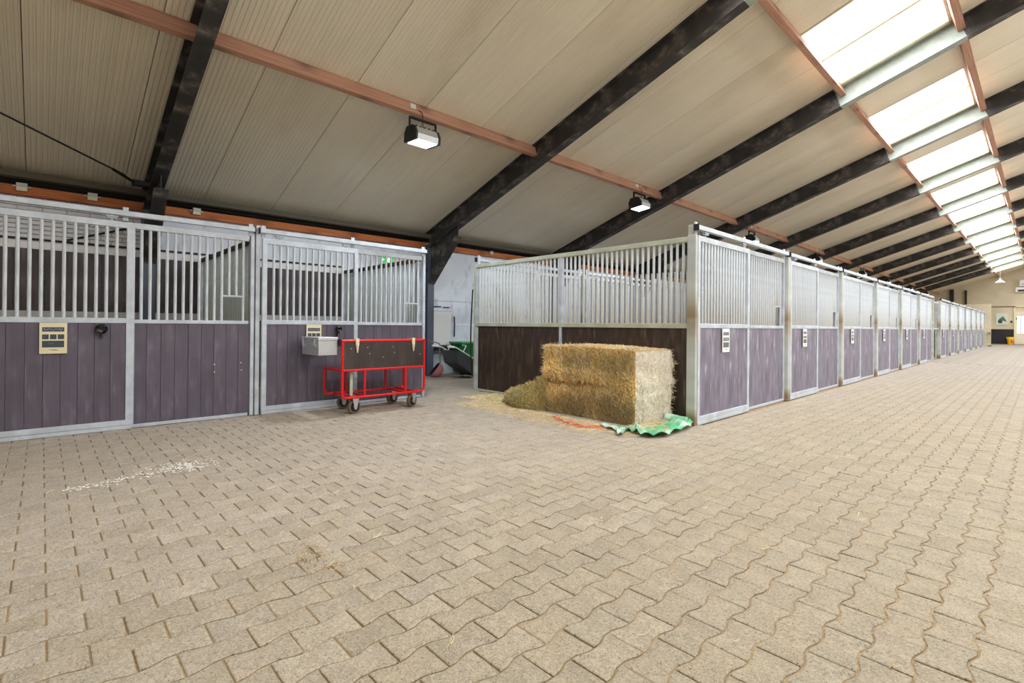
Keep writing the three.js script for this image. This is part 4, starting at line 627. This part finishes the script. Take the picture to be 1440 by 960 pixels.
  // scoop with a long handle, its mouth turned to the stable fronts
  const sc = thing('manure_scoop', 'faded pink scoop with dark mouth and long handle at the lane corner', 'scoop', -8.98, 0.0, 6.2);
  { const prof = [[0.0, -0.15], [0.07, -0.145], [0.13, -0.11], [0.165, -0.04], [0.172, 0.03]].map((q) => new THREE.Vector2(...q)), inn = prof.map((q) => new THREE.Vector2(Math.max(0, q.x - 0.008), q.y + 0.008)), turn = new THREE.Quaternion().setFromUnitVectors(new THREE.Vector3(0, 1, 0), new THREE.Vector3(-0.35, 0.62, 0.72).normalize());
    for (const [nm, p, m] of [['pan', prof, M({ color: rgb(214, 140, 150), roughness: 0.6, side: THREE.DoubleSide })], ['pan_lining', inn, M({ color: rgb(34, 26, 26), roughness: 0.8, side: THREE.DoubleSide })]]) { const g = new THREE.LatheGeometry(p, 24); g.applyQuaternion(turn); g.translate(0, 0.155, 0); part(nm, plain(g), m, sc); } }
  part('handle', bentTube(0.012, [[0.05, 0.22, -0.08], [0.05, 0.72, -0.06], [-0.06, 0.775, 0.1], [-0.08, 0.775, 0.13]], 0.03, 8), M({ color: rgb(120, 124, 128), roughness: 0.5 }), sc);
  single('hose', tube(0.012, [[0, 1.75, 0], [0.0, 1.4, 0.02], [-0.02, 1.0, 0.02], [0.0, 0.6, 0.03], [0.01, 0.3, 0.01]], 24, 8), rubber, 'thin black hose hanging at the lane end of the brown partition', 'hose', -6.86, 0, 5.5);
  // exit sign
  const c = document.createElement('canvas'); c.width = 256; c.height = 112; const x = c.getContext('2d'); x.fillStyle = '#1fae4c'; x.fillRect(0, 0, 256, 112); x.fillStyle = '#f4fff4'; x.fillRect(150, 16, 56, 80); x.fillStyle = '#1fae4c'; x.beginPath(); x.arc(150, 30, 9, 0, 7); x.fill(); x.strokeStyle = '#f4fff4'; x.lineWidth = 11; x.lineCap = 'round'; x.beginPath(); x.arc(128, 28, 5, 0, 7); x.stroke(); for (const l of [[124, 44, 116, 68], [116, 68, 136, 84], [116, 68, 96, 88], [122, 48, 142, 58], [120, 48, 100, 58]]) { x.beginPath(); x.moveTo(l[0], l[1]); x.lineTo(l[2], l[3]); x.stroke(); } x.beginPath(); x.moveTo(76, 56); x.lineTo(28, 56); x.moveTo(46, 36); x.lineTo(26, 56); x.lineTo(46, 76); x.stroke();
  const t = new THREE.CanvasTexture(c); t.colorSpace = THREE.SRGBColorSpace;
  const e = thing('exit_sign', 'lit green exit sign on the white wall seen through the bars', 'exit sign', XW, 2.475, 5.25, R90); part('case', box(-0.17, 0.17, -0.085, 0.085, 0, 0.05, 0.008), white, e); const f = new THREE.PlaneGeometry(0.31, 0.14); f.translate(0, 0, 0.0515); part('sign_face', f, M({ map: t, emissive: 0xffffff, emissiveMap: t, emissiveIntensity: 0.9, roughness: 0.4 }), e);
  // pipe along the top of the boarding, diagonal pole
  single('wall_pipe', rod(0.014, [0, 0, 1.1], [0, 0.0, -4.3]), blackPlain, 'black pipe along the top of the boarding in the left-hand boxes', 'pipe', XW + 0.03, 2.245, 0);
  single('leaning_pole', rod(0.014, [0, 0, 0], [0, 0.28, -0.72]), blackPlain, 'black sloping bar on the white brickwork inside the far-left box', 'bar', XW + 0.03, 2.27, 0.25);
}

// ---------------------------------------------------------------- far end
{
  struct('wall_partition', boxL(-6.5, -2.46, 0, 2.86, 47.0, 47.2), wallCream);
  single('wall_ledge', merge([box(-0.1, 0.1, 0.88, 0.92, -0.2, 0.2, 0.005), box(-0.09, 0.09, 0, 0.06, -0.2, 0.2, 0.005)]), M({ color: rgb(74, 84, 70), roughness: 0.6 }), 'dark green ledge and foot plate on the end of the cream screen wall', 'ledge', -2.5, 0, 46.75);
  const bl = boxL(-3.6, -1.57, 0.02, 1.165, L1 - 0.04, L1); struct('baseboard_back', bl, M({ color: rgb(26, 26, 30), roughness: 0.5 }));
  struct('trim_3', boxL(-3.6, -1.55, 2.9, 2.97, L1 - 0.05, L1), M({ color: rgb(120, 108, 86), roughness: 0.7 }));
  for (const [x0, x1, y1] of [[-5.36, -5.1, 4.3], [-4.42, -4.3, 4.2]]) single('wall_post', boxL(x0, x1, 0, y1 + 0.1, -0.12, 0.12), blackPlain, x0 < -5 ? 'broad black post against the cream far gable' : 'narrow black post against the cream far gable', 'post', 0, 0, L1 - 0.15);
  const c = document.createElement('canvas'); c.width = 192; c.height = 256; const x = c.getContext('2d'); x.fillStyle = '#cfdccb'; x.fillRect(0, 0, 192, 256); x.fillStyle = '#59685f'; x.beginPath(); x.moveTo(40, 215); x.bezierCurveTo(20, 160, 50, 110, 92, 88); x.lineTo(98, 52); x.lineTo(112, 82); x.lineTo(126, 60); x.lineTo(130, 92); x.bezierCurveTo(150, 120, 165, 150, 168, 178); x.bezierCurveTo(160, 192, 146, 190, 138, 172); x.bezierCurveTo(124, 160, 112, 160, 104, 168); x.bezierCurveTo(110, 190, 100, 215, 92, 222); x.closePath(); x.fill(); x.fillStyle = '#3a4742'; x.beginPath(); x.ellipse(62, 176, 34, 42, 0.3, 0, 7); x.fill(); x.fillStyle = '#7d8c84'; x.fillRect(24, 230, 150, 6);
  const t = new THREE.CanvasTexture(c); t.colorSpace = THREE.SRGBColorSpace;
  const p = thing('horse_picture', 'pale green picture of a horse head on the cream far gable', 'picture', -2.25, 1.95, L1 - 0.03, 0); part('board', box(-0.34, 0.34, -0.46, 0.46, -0.02, 0.02, 0.004), M({ color: rgb(206, 218, 204) }), p); part('print', new THREE.PlaneGeometry(0.66, 0.9).translate(0, 0, 0.022), M({ map: t, roughness: 0.6 }), p);
  const y = thing('yellow_tub', 'yellow tub on the floor beneath the far gable', 'tub', -1.76, 0, L1 - 0.5); part('bucket', new THREE.CylinderGeometry(0.19, 0.15, 0.42, 20).translate(0, 0.21, 0), M({ color: rgb(244, 190, 24), roughness: 0.5 }), y); part('rim', new THREE.CylinderGeometry(0.24, 0.22, 0.15, 20).translate(0, 0.49, 0), M({ color: rgb(250, 214, 30), roughness: 0.5 }), y); part('label', box(0.02, 0.14, 0.12, 0.34, 0.14, 0.19, 0.004), M({ color: rgb(224, 92, 30) }), y);
  const d = structGroup('door_1'); part('door_leaf', boxL(-1.5, -0.5, 0.02, 2.55, L1 - 0.06, L1 - 0.01, 0.004), M({ color: rgb(232, 224, 200), roughness: 0.6 }), d); part('door_frame', merge([boxL(-1.58, -1.5, 0, 2.95, L1 - 0.1, L1), boxL(-0.5, -0.42, 0, 2.95, L1 - 0.1, L1), boxL(-1.58, -0.42, 2.87, 2.95, L1 - 0.1, L1)]), cream, d); part('pane', boxL(-1.4, -0.62, 0.85, 2.17, L1 - 0.07, L1 - 0.05), M({ color: rgb(230, 240, 255), emissive: new THREE.Color(0.85, 0.92, 1), emissiveIntensity: 0.8, roughness: 0.2 }), d); part('glazing_bar', boxL(-1.22, -1.17, 0.85, 2.17, L1 - 0.085, L1 - 0.06), greyPlastic, d); part('handle', boxL(-1.48, -1.42, 1.95, 2.05, L1 - 0.1, L1 - 0.05, 0.01), blackPlain, d);
  [[-1.28, -0.7, 4.47, 4.96, 'white box high on the far gable, upper of two'], [-1.5, -0.75, 4.03, 4.4, 'white heater box high on the far gable, lower of two']].forEach(([a, b, y0, y1, label], i) => { const o = thing('wall_unit', label, 'wall unit', (a + b) / 2, y0, L1 - 0.2, 0, 'wall units on the far gable'); part('case', box(-(b - a) / 2, (b - a) / 2, 0, y1 - y0, -0.2, 0.12, 0.02), white, o); part('grille', box(-(b - a) / 3, (b - a) / 3, 0.04, (y1 - y0) * 0.5, 0.12, 0.135), i ? blackPlain : greyPlastic, o); });
  single('wall_switch', box(-0.05, 0.05, -0.08, 0.08, -0.02, 0.02, 0.006), blackPlain, 'small dark switch on the far gable between picture and door', 'switch', -1.72, 1.75, L1 - 0.02);
}
renderer.render(scene, camera);
